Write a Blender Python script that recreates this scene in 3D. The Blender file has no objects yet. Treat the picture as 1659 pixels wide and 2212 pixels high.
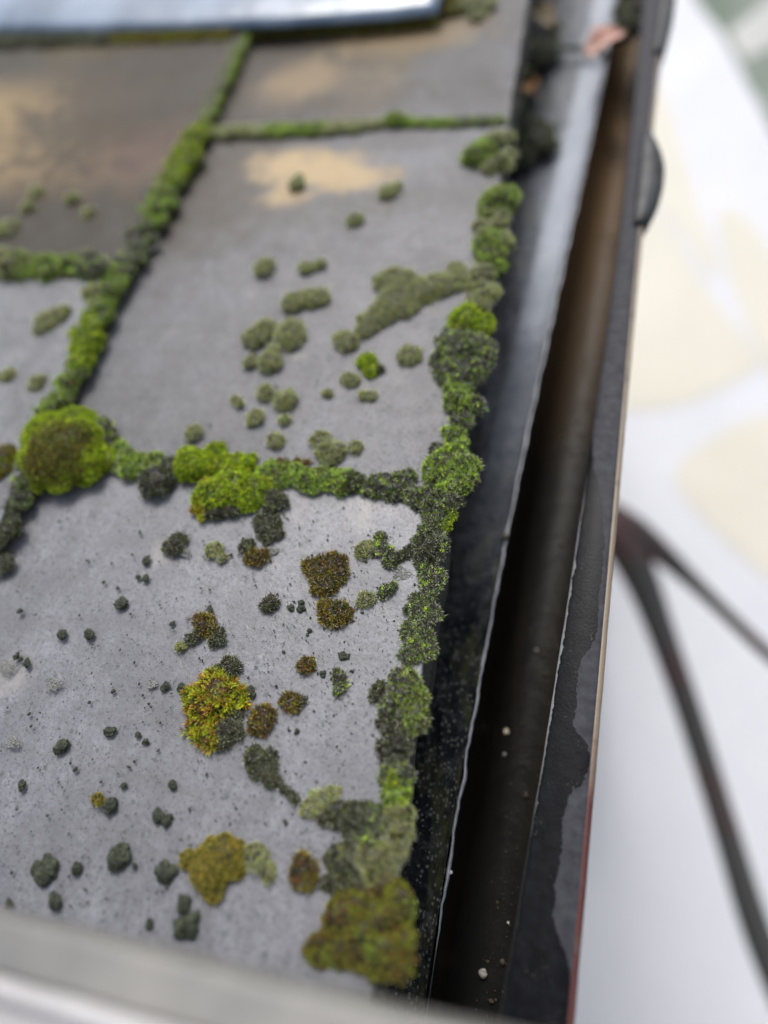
import bpy, math, random
import numpy as np
from mathutils import Matrix, Vector

random.seed(7); rng = np.random.default_rng(7)
C = bpy.context.scene.collection
SC = bpy.context.scene

# ------------------------------------------------------------------ camera
F = 1400.0                       # focal length in the units of a 1659 x 2212 picture
PITCH = math.radians(11)         # roof pitch; +Y runs along the eave, -X is up the roof, Z up
d1 = np.array([557., 2652., -F]); d1 /= np.linalg.norm(d1)
d2 = np.array([-5260., 621., -F]); d2 -= d2.dot(d1)*d1; d2 /= np.linalg.norm(d2)
dn = np.cross(d1, d2)
W = np.array([[0, 1, 0], [-math.cos(PITCH), 0, math.sin(PITCH)], [math.sin(PITCH), 0, math.cos(PITCH)]]).T
R = W @ np.array([d1, d2, dn])
CAM = -(R @ np.array([500-829.5, 1106-1400, -F])/F)*.35
cam_data = bpy.data.cameras.new("camera"); cam = bpy.data.objects.new("camera", cam_data); C.objects.link(cam)
cam.matrix_world = Matrix([[*R[0], CAM[0]], [*R[1], CAM[1]], [*R[2], CAM[2]], [0, 0, 0, 1]])
cam_data.sensor_fit = 'VERTICAL'; cam_data.sensor_height = 24; cam_data.sensor_width = 18
cam_data.lens = 24*F/2212
cam_data.clip_start = .01; cam_data.clip_end = 500
cam_data.dof.use_dof = True; cam_data.dof.focus_distance = .348
cam_data.dof.aperture_fstop = (cam_data.lens/1000)/.0145
SC.camera = cam

# ------------------------------------------------------------------ sky, sun, exposure
wd = bpy.data.worlds.new("World"); SC.world = wd; wd.use_nodes = True
nt = wd.node_tree; bg = nt.nodes['Background']
sky = nt.nodes.new('ShaderNodeTexSky'); sky.sky_type = 'NISHITA'; sky.sun_disc = False
SUN_EL, SUN_AZ = math.radians(56), math.radians(-4)       # azimuth clockwise from +Y
sky.sun_elevation = SUN_EL; sky.sun_rotation = SUN_AZ; sky.dust_density = 4; sky.air_density = 1.0
hs = nt.nodes.new('ShaderNodeHueSaturation'); hs.inputs['Saturation'].default_value = .42
nt.links.new(sky.outputs[0], hs.inputs['Color']); nt.links.new(hs.outputs[0], bg.inputs['Color'])
bg.inputs['Strength'].default_value = .13
sl = bpy.data.lights.new("sun", 'SUN'); sl.energy = 1.5; sl.angle = math.radians(20); sl.color = (1, .965, .91)
so = bpy.data.objects.new("sun", sl); C.objects.link(so)
sd = Vector((math.sin(SUN_AZ)*math.cos(SUN_EL), math.cos(SUN_AZ)*math.cos(SUN_EL), math.sin(SUN_EL)))
so.rotation_euler = sd.to_track_quat('Z', 'Y').to_euler()
SC.view_settings.view_transform = 'Standard'; SC.view_settings.look = 'None'
SC.view_settings.gamma = 1; SC.view_settings.exposure = 0.42

# ------------------------------------------------------------------ measuring helpers
def ray(x, y): return R @ np.array([x-829.5, 1106-y, -F])/F
def roof(x, y, h=0.):
    """point of the roof plane (raised h) in roof coordinates s (along eave), t (up slope), h; and its distance"""
    r = ray(x, y); k = (h - CAM @ W[:, 2])/(r @ W[:, 2]); p = CAM + r*k
    q = W.T @ p
    return q[0], q[1], k
def level(x, y, z):
    r = ray(x, y); k = (z-CAM[2])/r[2]; return CAM + r*k
def depth(x, y, k): return CAM + ray(x, y)*k

# ------------------------------------------------------------------ building helpers
def mesh_obj(name, V, Fc, mat, parent=None, loc=(0, 0, 0), rot=None, smooth=True, col=None, mats=None, mi=None):
    me = bpy.data.meshes.new(name)
    if isinstance(Fc, np.ndarray) and Fc.ndim == 2:
        V = np.asarray(V, dtype=np.float32); n = Fc.shape[1]
        me.vertices.add(len(V)); me.vertices.foreach_set('co', V.ravel())
        me.loops.add(Fc.size); me.loops.foreach_set('vertex_index', Fc.astype(np.int32).ravel())
        me.polygons.add(len(Fc)); me.polygons.foreach_set('loop_start', np.arange(0, Fc.size, n, dtype=np.int32))
        me.update(calc_edges=True)
    else:
        me.from_pydata([tuple(map(float, v)) for v in V], [], [tuple(map(int, f)) for f in Fc]); me.update()
    for m in (mats or [mat]): me.materials.append(m)
    if mi is not None: me.polygons.foreach_set('material_index', np.asarray(mi, dtype=np.int32))
    if smooth: me.polygons.foreach_set('use_smooth', np.ones(len(me.polygons), dtype=bool))
    if col is not None:
        a = me.color_attributes.new('Col', 'FLOAT_COLOR', 'POINT')
        a.data.foreach_set('color', np.asarray(col, dtype=np.float32).ravel())
    o = bpy.data.objects.new(name, me); C.objects.link(o)
    if parent is not None: o.parent = parent
    o.location = loc
    if rot is not None: o.rotation_euler = rot
    return o
ROOF_ROT = Matrix(W.tolist()).to_euler()
def tag(o, label=None, cat=None, group=None, kind=None):
    if label: o['label'] = label
    if cat: o['category'] = cat
    if group: o['group'] = group
    if kind: o['kind'] = kind
    return o
def empty(name, loc, label, cat, rot=None, group=None):
    o = bpy.data.objects.new(name, None); C.objects.link(o); o.location = loc; o.empty_display_size = .02
    if rot is not None: o.rotation_euler = rot
    return tag(o, label, cat, group)

# ------------------------------------------------------------------ materials
def newmat(name):
    m = bpy.data.materials.new(name); m.use_nodes = True
    return m, m.node_tree, m.node_tree.nodes['Principled BSDF']
def N(t, ty, **k):
    n = t.nodes.new(ty)
    for a, b in k.items(): setattr(n, a, b)
    return n
def noise(t, vec, scale, detail=4, rough=.55, dist=0.):
    n = N(t, 'ShaderNodeTexNoise'); n.inputs['Scale'].default_value = scale; n.inputs['Detail'].default_value = detail
    n.inputs['Roughness'].default_value = rough; n.inputs['Distortion'].default_value = dist
    if vec: t.links.new(vec, n.inputs['Vector'])
    return n.outputs['Fac']
def ramp(t, fac, pts):
    n = N(t, 'ShaderNodeValToRGB'); e = n.color_ramp.elements
    while len(e) < len(pts): e.new(.5)
    for q, (p, c) in zip(e, pts):
        q.position = p; q.color = (c, c, c, 1) if isinstance(c, (int, float)) else (*c, 1)
    t.links.new(fac, n.inputs[0]); return n.outputs[0]
def mix(t, fac, a, b, mode='MIX'):
    n = N(t, 'ShaderNodeMix', data_type='RGBA', blend_type=mode)
    for s, v in ((n.inputs[0], fac), (n.inputs[6], a), (n.inputs[7], b)):
        if isinstance(v, (int, float)): s.default_value = v if s == n.inputs[0] else (v, v, v, 1)
        elif isinstance(v, tuple): s.default_value = (*v, 1)
        else: t.links.new(v, s)
    return n.outputs[2]
def mth(t, op, a, b=None, c=None):
    n = N(t, 'ShaderNodeMath', operation=op)
    for s, v in zip(n.inputs, (a, b, c)):
        if v is None: continue
        if isinstance(v, (int, float)): s.default_value = v
        else: t.links.new(v, s)
    return n.outputs[0]
def bump(t, bs, h, dist, strength=1.):
    n = N(t, 'ShaderNodeBump'); n.inputs['Distance'].default_value = dist; n.inputs['Strength'].default_value = strength
    t.links.new(h, n.inputs['Height']); t.links.new(n.outputs[0], bs.inputs['Normal']); return n

def coords(t, offset=(0, 0, 0), scale=(1, 1, 1)):
    tc = N(t, 'ShaderNodeTexCoord'); mp = N(t, 'ShaderNodeMapping')
    mp.inputs['Location'].default_value = offset; mp.inputs['Scale'].default_value = scale
    t.links.new(tc.outputs['Object'], mp.inputs['Vector']); return mp.outputs[0]

def slate_mat(name, seed, blotches=(), brown=0., base=(.205, .208, .234), spec=.6):
    """grey fibre-cement slate; stains = (x, y, rx, ry, colour, strength) in the tile's own coordinates"""
    m, t, b = newmat(name); v = coords(t, (seed*3.1, seed*1.7, seed*.9)); v0 = coords(t)
    big = noise(t, v, 9, 5, .6); mid = noise(t, v, 70, 6, .65); fine = noise(t, v, 420, 4, .7); grain = noise(t, v, 1300, 2, .6)
    c = mix(t, ramp(t, big, [(.3, 0.), (.72, 1.)]), tuple(x*.74 for x in base), tuple(x*1.16 for x in base))
    c = mix(t, ramp(t, mid, [(.35, .0), (.7, .8)]), c, tuple(x*1.3 for x in base))
    c = mix(t, ramp(t, fine, [(.38, .5), (.53, 0.)]), c, (.085, .087, .095))
    c = mix(t, ramp(t, noise(t, v, 170, 7, .75, .3), [(.42, 0.), (.68, .55)]), c, tuple(x*.55 for x in base))
    c = mix(t, ramp(t, noise(t, coords(t, (seed*2., 0, 0), (16, 28, 20)), 1, 6, .65, .8), [(.42, 0.), (.64, .7)]), c, tuple(x*.62 for x in base))
    # drawn-out weathering streaks running down the slope
    sv = coords(t, (seed, 0, 0), (55, 9, 20)); st = noise(t, sv, 1, 4, .6)
    c = mix(t, ramp(t, st, [(.5, 0.), (.7, .5)]), c, (.12, .122, .125))
    # pale crusts
    cr = noise(t, v, 33, 6, .7, .6)
    c = mix(t, ramp(t, cr, [(.63, 0.), (.72, .5)]), c, (.36, .345, .33))
    # little dark lichen freckles, clustered
    vo = N(t, 'ShaderNodeTexVoronoi'); vo.inputs['Scale'].default_value = 300; t.links.new(v, vo.inputs['Vector'])
    rnd = N(t, 'ShaderNodeSeparateColor'); t.links.new(vo.outputs['Color'], rnd.inputs[0])
    sz = mth(t, 'MULTIPLY', rnd.outputs[0], .42)
    dots = mth(t, 'LESS_THAN', vo.outputs['Distance'], sz)
    sel = mth(t, 'GREATER_THAN', mth(t, 'ADD', rnd.outputs[1], mth(t, 'MULTIPLY', mid, .9)), 1.12)
    dots = mth(t, 'MULTIPLY', dots, sel)
    c = mix(t, mth(t, 'MULTIPLY', dots, .62), c, (.06, .08, .08))
    vo2 = N(t, 'ShaderNodeTexVoronoi'); vo2.inputs['Scale'].default_value = 620; t.links.new(v, vo2.inputs['Vector'])
    rn2 = N(t, 'ShaderNodeSeparateColor'); t.links.new(vo2.outputs['Color'], rn2.inputs[0])
    d2_ = mth(t, 'MULTIPLY', mth(t, 'LESS_THAN', vo2.outputs['Distance'], .33), mth(t, 'GREATER_THAN', mth(t, 'ADD', rn2.outputs[1], cr), 1.2))
    c = mix(t, mth(t, 'MULTIPLY', d2_, .65), c, (.06, .062, .068))
    if brown: c = mix(t, mth(t, 'MULTIPLY', ramp(t, noise(t, v0, 7, 4, .6, .8), [(.26, 0.), (.5, 1.)]), brown), c, (.060, .054, .042))  # brown wash painted for the dark reflection on the far slates
    for (sx, sy, rx, ry, cc, k) in blotches:
        mp = N(t, 'ShaderNodeMapping', vector_type='TEXTURE'); mp.inputs['Location'].default_value = (sx, sy, 0); mp.inputs['Scale'].default_value = (rx, ry, 1)
        tc = N(t, 'ShaderNodeTexCoord'); t.links.new(tc.outputs['Object'], mp.inputs['Vector'])
        ln = N(t, 'ShaderNodeVectorMath', operation='LENGTH'); t.links.new(mp.outputs[0], ln.inputs[0])
        wob = noise(t, v0, 45, 4, .6)
        f = mth(t, 'ADD', mth(t, 'SUBTRACT', 1.0, ln.outputs['Value']), mth(t, 'MULTIPLY', mth(t, 'SUBTRACT', wob, .5), 1.3))
        c = mix(t, ramp(t, f, [(.0, 0.), (.7, k)]), c, cc)
    t.links.new(c, b.inputs['Base Color'])
    t.links.new(mix(t, ramp(t, big, [(.35, 0.), (.65, 1.)]), ramp(t, mid, [(.3, .30), (.7, .48)]), ramp(t, mid, [(.3, .42), (.7, .58)])), b.inputs['Roughness'])
    b.inputs['Specular IOR Level'].default_value = spec
    hgt = mth(t, 'ADD', mth(t, 'ADD', mth(t, 'MULTIPLY', fine, 1.), mth(t, 'MULTIPLY', grain, .35)), mth(t, 'ADD', mth(t, 'MULTIPLY', mid, 2.2), mth(t, 'MULTIPLY', dots, .4)))
    bump(t, b, hgt, .0003, .8)
    return m

def rough_mat(name, c1, c2, scale=60, rough=(.4, .7), bmp=.0005, metallic=0, spec=.5, detail=6):
    m, t, b = newmat(name); v = coords(t); n = noise(t, v, scale, detail, .6)
    t.links.new(mix(t, ramp(t, n, [(.35, 0.), (.65, 1.)]), c1, c2), b.inputs['Base Color'])
    t.links.new(ramp(t, noise(t, v, scale*2.3, 4), [(.3, rough[0]), (.7, rough[1])]), b.inputs['Roughness'])
    b.inputs['Metallic'].default_value = metallic; b.inputs['Specular IOR Level'].default_value = spec
    bump(t, b, noise(t, v, scale*3, 5), bmp, 1); return m

def leaf_mat():
    m, t, b = newmat('moss_leaf'); a = N(t, 'ShaderNodeAttribute', attribute_name='Col')
    t.links.new(a.outputs['Color'], b.inputs['Base Color']); b.inputs['Roughness'].default_value = .5
    b.inputs['Specular IOR Level'].default_value = .35
    tr = N(t, 'ShaderNodeBsdfTranslucent'); t.links.new(a.outputs['Color'], tr.inputs['Color'])
    ms = N(t, 'ShaderNodeMixShader'); ms.inputs[0].default_value = .3
    t.links.new(b.outputs[0], ms.inputs[1]); t.links.new(tr.outputs[0], ms.inputs[2])
    t.links.new(ms.outputs[0], t.nodes['Material Output'].inputs['Surface']); return m
LEAF = leaf_mat()

# ------------------------------------------------------------------ the setting
ZG = -2.9
def poly_px(pts, z): return [level(x, y, z) for x, y in pts]
gm, t, b = newmat('lawn'); v = coords(t)
t.links.new(mix(t, ramp(t, noise(t, v, 2.2, 8, .7), [(.4, 0.), (.6, 1.)]), (.17, .22, .17), (.33, .37, .33)), b.inputs['Base Color']); b.inputs['Roughness'].default_value = .9
bump(t, b, noise(t, v, 90, 5), .02)
g = mesh_obj('ground', [(-150, -150, 0), (150, -150, 0), (150, 150, 0), (-150, 150, 0)], [(0, 1, 2, 3)], gm, loc=(0, 0, ZG-.008)); tag(g, kind='structure')
def plaster(name, c1, c2, rough=.7):
    m, t, b = newmat(name); v = coords(t)
    t.links.new(mix(t, ramp(t, noise(t, v, 1.4, 6, .6, .5), [(.35, 0.), (.65, 1.)]), c1, c2), b.inputs['Base Color'])
    b.inputs['Roughness'].default_value = rough; bump(t, b, noise(t, v, 120, 6), .004); return m
M_WHITE = plaster('pale_paving', (.585, .60, .65), (.64, .65, .70)); M_CREAM = plaster('cream_paving', (.59, .57, .495), (.635, .61, .54))
edge = poly_px([(1420, -260), (1500, 0), (1557, 71), (1659, 266), (1800, 560), (2300, 1500), (2300, 3000)], ZG)
tv = [(-2.0, -3, 0), (-2.0, 6, 0)] + [(p[0], p[1], 0) for p in edge] + [(5, -3, 0)]
tf = [tuple(range(len(tv)))]; tmi = [0]
def rounded(pts, it=3):
    for _ in range(it):
        q = []
        for i in range(len(pts)):
            a, c = np.array(pts[i]), np.array(pts[(i+1) % len(pts)]); q += [a*.75+c*.25, a*.25+c*.75]
        pts = q
    return pts
for pts in ([(1200, 540), (1400, 440), (1450, 490), (1520, 620), (1640, 770), (1640, 800), (1500, 870), (1400, 890), (1200, 880)],
            [(1380, 130), (1440, 190), (1500, 420), (1560, 590), (1540, 610), (1450, 470), (1360, 400)],
            [(1540, 400), (1700, 560), (1720, 900), (1640, 770), (1570, 600)],
            [(1760, 880), (1620, 900), (1500, 970), (1440, 1030), (1540, 1150), (1760, 1330)],
            [(1150, 1300), (1250, 1320), (1240, 1600), (1150, 1600)]):
    q = rounded([(x, y, 0) for x, y in pts]); k = len(tv)
    tv += [tuple(level(p[0], p[1], ZG)*np.array([1, 1, 0])+np.array([0, 0, .005])) for p in q]
    tf.append(tuple(range(k, len(tv)))); tmi.append(1)
te = mesh_obj('terrace', tv, tf, None, loc=(0, 0, ZG), smooth=False, mats=[M_WHITE, M_CREAM], mi=tmi); tag(te, kind='structure')
pv = poly_px([(1572, 66), (1720, -40), (1760, 60), (1606, 128)], ZG)
st_ = mesh_obj('path', [(p[0], p[1], 0) for p in pv], [(0, 1, 2, 3)], plaster('grey_path', (.42, .43, .42), (.5, .5, .49)), loc=(0, 0, ZG-.003), smooth=False); tag(st_, kind='structure')

def box(V, Fc, x0, x1, y0, y1, z0, z1):
    k = len(V); V += [(x0, y0, z0), (x1, y0, z0), (x1, y1, z0), (x0, y1, z0), (x0, y0, z1), (x1, y0, z1), (x1, y1, z1), (x0, y1, z1)]
    Fc += [tuple(k+i for i in f) for f in ((0, 3, 2, 1), (4, 5, 6, 7), (0, 1, 5, 4), (1, 2, 6, 5), (2, 3, 7, 6), (3, 0, 4, 7))]
V, Fc = [], []; box(V, Fc, -.55, -.25, -2, 3, 0, 2.75)
tag(mesh_obj('house_wall', V, Fc, plaster('render', (.5, .48, .44), (.6, .58, .53)), loc=(0, 0, ZG), smooth=False), 'rendered house wall standing below the slate roof eave', 'wall')
V, Fc = [], []; box(V, Fc, .035, .055, -2, 3, -.15, -.034)
tag(mesh_obj('fascia_board', V, Fc, rough_mat('dark_wood', (.02, .016, .012), (.05, .042, .035), 40), smooth=False), 'dark weathered fascia board behind the gutter under the slates', 'board')

# ------------------------------------------------------------------ slates
ZC = .0075       # the upper course lies this much above the lower one
course_px = [(0, 1130), (30, 1040), (130, 850), (284, 540), (435, 290), (530, 75)]
cs = np.array([roof(x, y, ZC)[:2] for x, y in course_px])
def course_t(s): return float(np.interp(s, cs[:, 0], cs[:, 1]))
def slate(label, s0, s1, tlo, thi, top, mat, thick=.0052, skew=(0, 0)):
    """tlo/thi functions of s; top = height of the lower edge's upper face; it slopes down to 'top - thick' up the roof"""
    c0 = np.array([(s0+s1)/2, (tlo(s0)+thi(s0))/2])
    def side(a, bb, n, amp):
        out = []
        for i in range(n):
            p = np.array(a)*(1-i/n) + np.array(bb)*(i/n)
            out.append(p + rng.normal(0, amp, 2)*(0.3 if i == 0 else 1))
        return out
    lo = [(s, tlo(s)) for s in np.linspace(s0, s1, 50)]
    pts = [np.array(p)+np.array([0, rng.normal(0, .0007)]) for p in lo]
    pts += side((s1, tlo(s1)), (s1, thi(s1)), 30, .0004)[1:] + side((s1, thi(s1)), (s0, thi(s0)), 10, .0002) + side((s0, thi(s0)), (s0, tlo(s0)), 30, .0004)
    def sk(p):
        f = (p[0]-s0)/(s1-s0); return np.array([p[0]+(skew[0]*(1-f)+skew[1]*f)*(p[1]-EAVE_T), p[1]])
    pts = [sk(p) for p in pts]
    V = []; n = len(pts)
    L = max(.05, thi(s0)-tlo(s0))
    for dz in (0, -thick):
        for p in pts:
            V.append((p[0]-c0[0], p[1]-c0[1], top + dz - .004*(p[1]-tlo(p[0]))/L))
    Fc = [tuple(range(n)), tuple(range(2*n-1, n-1, -1))] + [(i, n+i, n+(i+1) % n, (i+1) % n) for i in range(n)]
    Fc = [tuple(reversed(f)) for f in Fc] if False else Fc
    loc = W @ np.array([c0[0], c0[1], 0])
    o = mesh_obj('roof_slate', V, Fc, mat, loc=loc, rot=ROOF_ROT, smooth=False)
    bm_fix(o)
    md = o.modifiers.new('bevel', 'BEVEL'); md.width = .0007; md.segments = 2; md.limit_method = 'ANGLE'
    tag(o, label, 'roof slate', 'slates of the roof'); return o, c0
import bmesh
def bm_fix(o):
    bm = bmesh.new(); bm.from_mesh(o.data); bmesh.ops.recalc_face_normals(bm, faces=bm.faces); bm.to_mesh(o.data); bm.free()
eave = lambda s: -.1040
EAVE_T = -.104
def skew_of(p, q):
    a_, b_ = roof(*p), roof(*q); k = (a_[0]-b_[0])/(a_[1]-b_[1]); return b_[0]+k*(EAVE_T-b_[1]), k
SB, KSB = skew_of((420, 1004), (890, 1053)); SA, KSA = skew_of((460, 284), (1080, 262)); SL = roof(120, 600, ZC)[0]
OC = (.40, .29, .15); OC2 = (.28, .20, .11); BR = (.058, .048, .038)  # BR paints in the dark building that the far slates reflect
def local(px, c0, h=0.):
    q = roof(*px, h); return (q[0]-c0[0], q[1]-c0[1])
lower_hi = lambda s: course_t(s)+.05
def cen(s0, s1, tlo, thi): return ((s0+s1)/2, (tlo(s0)+thi(s0))/2)
a = (SB-.37, SB-.0012); slate('near slate at the eave with dark crusts and gold moss, in sharp focus', *a, eave, lower_hi, 0., slate_mat('slate_near', 1, [(*local((20, 1450), cen(*a, eave, lower_hi)), .016, .02, (.34, .33, .31), .5), (*local((345, 1190), cen(*a, eave, lower_hi)), .012, .012, (.34, .33, .30), .4), (*local((790, 1105), cen(*a, eave, lower_hi)), .02, .008, (.34, .32, .30), .45)]), skew=(0, KSB))
a = (SB+.0012, SA-.0012); c_ = cen(*a, eave, lower_hi)
slate('middle slate at the eave with a pale ochre patch near its far edge', *a, eave, lower_hi, 0., slate_mat('slate_middle', 2, spec=.3, blotches=[
    (*local((520, 340), c_), .10, .09, BR, .9), (*local((430, 440), c_), .12, .08, BR, .75), (*local((560, 450), c_), .07, .14, BR, .5), (*local((900, 420), c_), .03, .1, BR, .3), (*local((870, 300), c_), .03, .07, BR, .35), (*local((620, 350), c_), .030, .050, OC, .95), (*local((700, 365), c_), .034, .055, OC, .95), (*local((770, 385), c_), .022, .045, OC, .8), (*local((615, 415), c_), .02, .03, OC, .8)], brown=.3), skew=(KSB, KSA))
a = (SA+.0012, SA+.37); c_ = cen(*a, eave, lower_hi)
slate('far right slate at the eave with ochre patches and reflections painted as brown stains, beyond the thin green joint', *a, eave, lower_hi, 0., slate_mat('slate_far', 3, spec=.2, base=(.19, .192, .21), blotches=[
    (*local((620, 150), c_), .09, .10, BR, .9), (*local((800, 150), c_), .1, .05, OC2, .6), (*local((600, 190), c_), .05, .05, OC2, .7), (*local((900, 75), c_), .035, .09, OC2, .6), (*local((780, 215), c_), .04, .12, BR, .5), (*local((500, 140), c_), .3, .14, BR, .95), (*local((720, 100), c_), .16, .12, BR, .85), (*local((860, 45), c_), .10, .10, (.08, .07, .04), .9), (*local((650, 165), c_), .05, .06, OC2, .7), (*local((860, 70), c_), .05, .1, OC2, .6)], brown=.5), skew=(KSA, 0))
a = (SA+.373, SA+.76); slate('slate at the eave beyond the blue metal sheet, hidden in the blur', *a, eave, lower_hi, 0., slate_mat('slate_last', 4, (), brown=.5))
up_lo = lambda s: course_t(s); up_hi = lambda s: .95
a = (SL-.37, SL-.0012); slate('left slate of the upper course with a few small dark cushions', *a, up_lo, up_hi, ZC, slate_mat('slate_left', 5, spec=.35, base=(.22, .222, .24)), thick=.0068)
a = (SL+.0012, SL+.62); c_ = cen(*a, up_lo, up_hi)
slate('dark brown slate of the upper course in the far left corner, dark reflection painted in', *a, up_lo, up_hi, ZC, slate_mat('slate_brown', 6, spec=.1, blotches=[
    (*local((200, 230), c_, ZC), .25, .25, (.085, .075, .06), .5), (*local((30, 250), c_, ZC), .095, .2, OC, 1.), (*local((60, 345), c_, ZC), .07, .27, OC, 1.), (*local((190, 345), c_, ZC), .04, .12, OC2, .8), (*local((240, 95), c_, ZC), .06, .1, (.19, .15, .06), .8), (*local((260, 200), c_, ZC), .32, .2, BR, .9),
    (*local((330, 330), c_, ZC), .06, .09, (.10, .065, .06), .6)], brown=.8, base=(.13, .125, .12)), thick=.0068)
a = (SL-.75, SL-.373); slate('upper course slate nearest the window frame', *a, up_lo, up_hi, ZC, slate_mat('slate_nearest', 7), thick=.0068)

# roofing felt that shows under the eave edge
V, Fc = [], []; ys = np.linspace(-.5, 1.4, 160); prof = [(.088, -.0225), (.0985, -.0275), (.0985, -.040), (.092, -.060), (.080, -.080), (.062, -.095)]
for i, y in enumerate(ys):
    w = .0016*math.sin(y*41)+.0012*math.sin(y*97+1)
    for (x, z) in prof: V.append((x+w+rng.normal(0, .0004), y, z))
npf = len(prof)
Fc = [(i*npf+j, (i+1)*npf+j, (i+1)*npf+j+1, i*npf+j+1) for i in range(len(ys)-1) for j in range(npf-1)]
o = mesh_obj('roofing_felt', V, Fc, rough_mat('felt', (.018, .017, .016), (.055, .052, .048), 90, (.6, .9), .002)); sm = o.modifiers.new('solid', 'SOLIDIFY'); sm.thickness = .002
tag(o, 'black frayed roofing felt hanging down under the eave edge of the slates', 'roofing felt')

# ------------------------------------------------------------------ gutter
ZR = depth(1200, 1500, .347)[2]; ZL = depth(970, 1850, .357)[2]; ZF = ZL-.05
ridge_px = [(925, 2150), (940, 2070), (968, 1880), (1020, 1600), (1054, 1370), (1090, 1150), (1132, 970), (1178, 790), (1215, 560), (1258, 395), (1292, 215), (1312, 120), (1332, 0)]
rimo_px = [(1222, 2300), (1230, 2200), (1248, 2010), (1260, 1859), (1276, 1659), (1286, 1556), (1300, 1406), (1314, 1240), (1326, 1106), (1336, 1028), (1358, 778), (1376, 553), (1406, 270), (1432, 60), (1440, 0)]
rimi_px = [(1066, 2300), (1085, 2170), (1105, 2049), (1130, 1884), (1155, 1724), (1174, 1631), (1206, 1431), (1234, 1281), (1258, 1106), (1272, 1003), (1303, 778), (1332, 553), (1364, 270), (1384, 60), (1390, 0)]
def line(px, z):
    P = np.array([level(x, y, z) for x, y in px]); return P[:, 1], P[:, 0]
ys = np.linspace(-.30, 1.3, 400)
def curve(px, z):
    yy, xx = line(px, z); c = np.polyfit(yy, xx, 3)
    lo, hi = yy.min(), yy.max(); v = np.polyval(c, np.clip(ys, lo, hi))
    d = np.polyder(c); v += np.where(ys > hi, (ys-hi)*np.polyval(d, hi), 0) + np.where(ys < lo, (ys-lo)*np.polyval(d, lo), 0)
    return v
XR, XO, XI = curve(ridge_px, ZL), curve(rimo_px, ZR), curve(rimi_px, ZR)
def wob(f, ph, a): return a*(np.sin(ys*f+ph)+.6*np.sin(ys*f*2.3+ph*2)+.4*np.sin(ys*f*5.1+ph*3))
def loft(name, cols, mat, parent, uv=False):
    """cols: list of (x array, z array) across the gutter"""
    n = len(ys); k = len(cols); V = np.zeros((n, k, 3))
    for j, (x, z) in enumerate(cols): V[:, j, 0] = x; V[:, j, 1] = ys; V[:, j, 2] = z
    Fc = np.array([[i*k+j, i*k+j+1, (i+1)*k+j+1, (i+1)*k+j] for i in range(n-1) for j in range(k-1)])
    o = mesh_obj(name, V.reshape(-1, 3), Fc, mat, parent)
    if uv:      # u = across 0..1, v = metres along
        l = o.data.uv_layers.new(name='UVMap'); vi = Fc.ravel()
        uvs = np.stack([(vi % k)/(k-1), ys[vi//k]], 1).astype(np.float32); l.data.foreach_set('uv', uvs.ravel())
    return o
gut = empty('gutter', (0, 0, 0), 'long dark metal gutter with a worn black rim running below the slates', 'gutter')
def ledge_mat():
    m, t, b = newmat('gutter_ledge'); v = coords(t); sv = coords(t, (0, 0, 0), (130, 14, 60))
    st = noise(t, sv, 1, 6, .65, .3); n = noise(t, v, 90, 6, .7)
    c = mix(t, ramp(t, st, [(.35, 0.), (.7, 1.)]), (.010, .012, .016), (.032, .036, .046))
    c = mix(t, ramp(t, noise(t, coords(t, (.3, 0, 0), (70, 22, 60)), 1, 7, .75, .4), [(.5, 0.), (.62, .8)]), c, (.085, .09, .04))
    c = mix(t, ramp(t, n, [(.53, 0.), (.64, .6)]), c, (.13, .135, .135))
    sp = N(t, 'ShaderNodeTexVoronoi'); sp.inputs['Scale'].default_value = 420; t.links.new(v, sp.inputs['Vector'])
    sc_ = N(t, 'ShaderNodeSeparateColor'); t.links.new(sp.outputs['Color'], sc_.inputs[0])
    d = mth(t, 'MULTIPLY', mth(t, 'LESS_THAN', sp.outputs['Distance'], .36), mth(t, 'GREATER_THAN', mth(t, 'ADD', sc_.outputs[0], n), 1.16))
    c = mix(t, d, c, (.22, .22, .2))
    uvn = N(t, 'ShaderNodeUVMap'); se = N(t, 'ShaderNodeSeparateXYZ'); t.links.new(uvn.outputs[0], se.inputs[0])
    along = N(t, 'ShaderNodeMapRange'); along.inputs[1].default_value = .06; along.inputs[2].default_value = .42; t.links.new(se.outputs[1], along.inputs[0])
    across = ramp(t, mth(t, 'ADD', se.outputs[0], mth(t, 'MULTIPLY', mth(t, 'SUBTRACT', st, .5), .35)), [(.22, .04), (.5, 1.)])   # sky reflection painted pale on the outer half further up
    c = mix(t, mth(t, 'MULTIPLY', mth(t, 'MULTIPLY', along.outputs[0], across), .95), c, (.44, .48, .56))
    t.links.new(c, b.inputs['Base Color']); t.links.new(ramp(t, n, [(.3, .18), (.7, .5)]), b.inputs['Roughness'])
    b.inputs['Specular IOR Level'].default_value = .9; b.inputs['Coat Weight'].default_value = .5; b.inputs['Coat Roughness'].default_value = .16
    bump(t, b, mth(t, 'ADD', n, mth(t, 'MULTIPLY', d, 1.)), .0012, .8); return m
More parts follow.
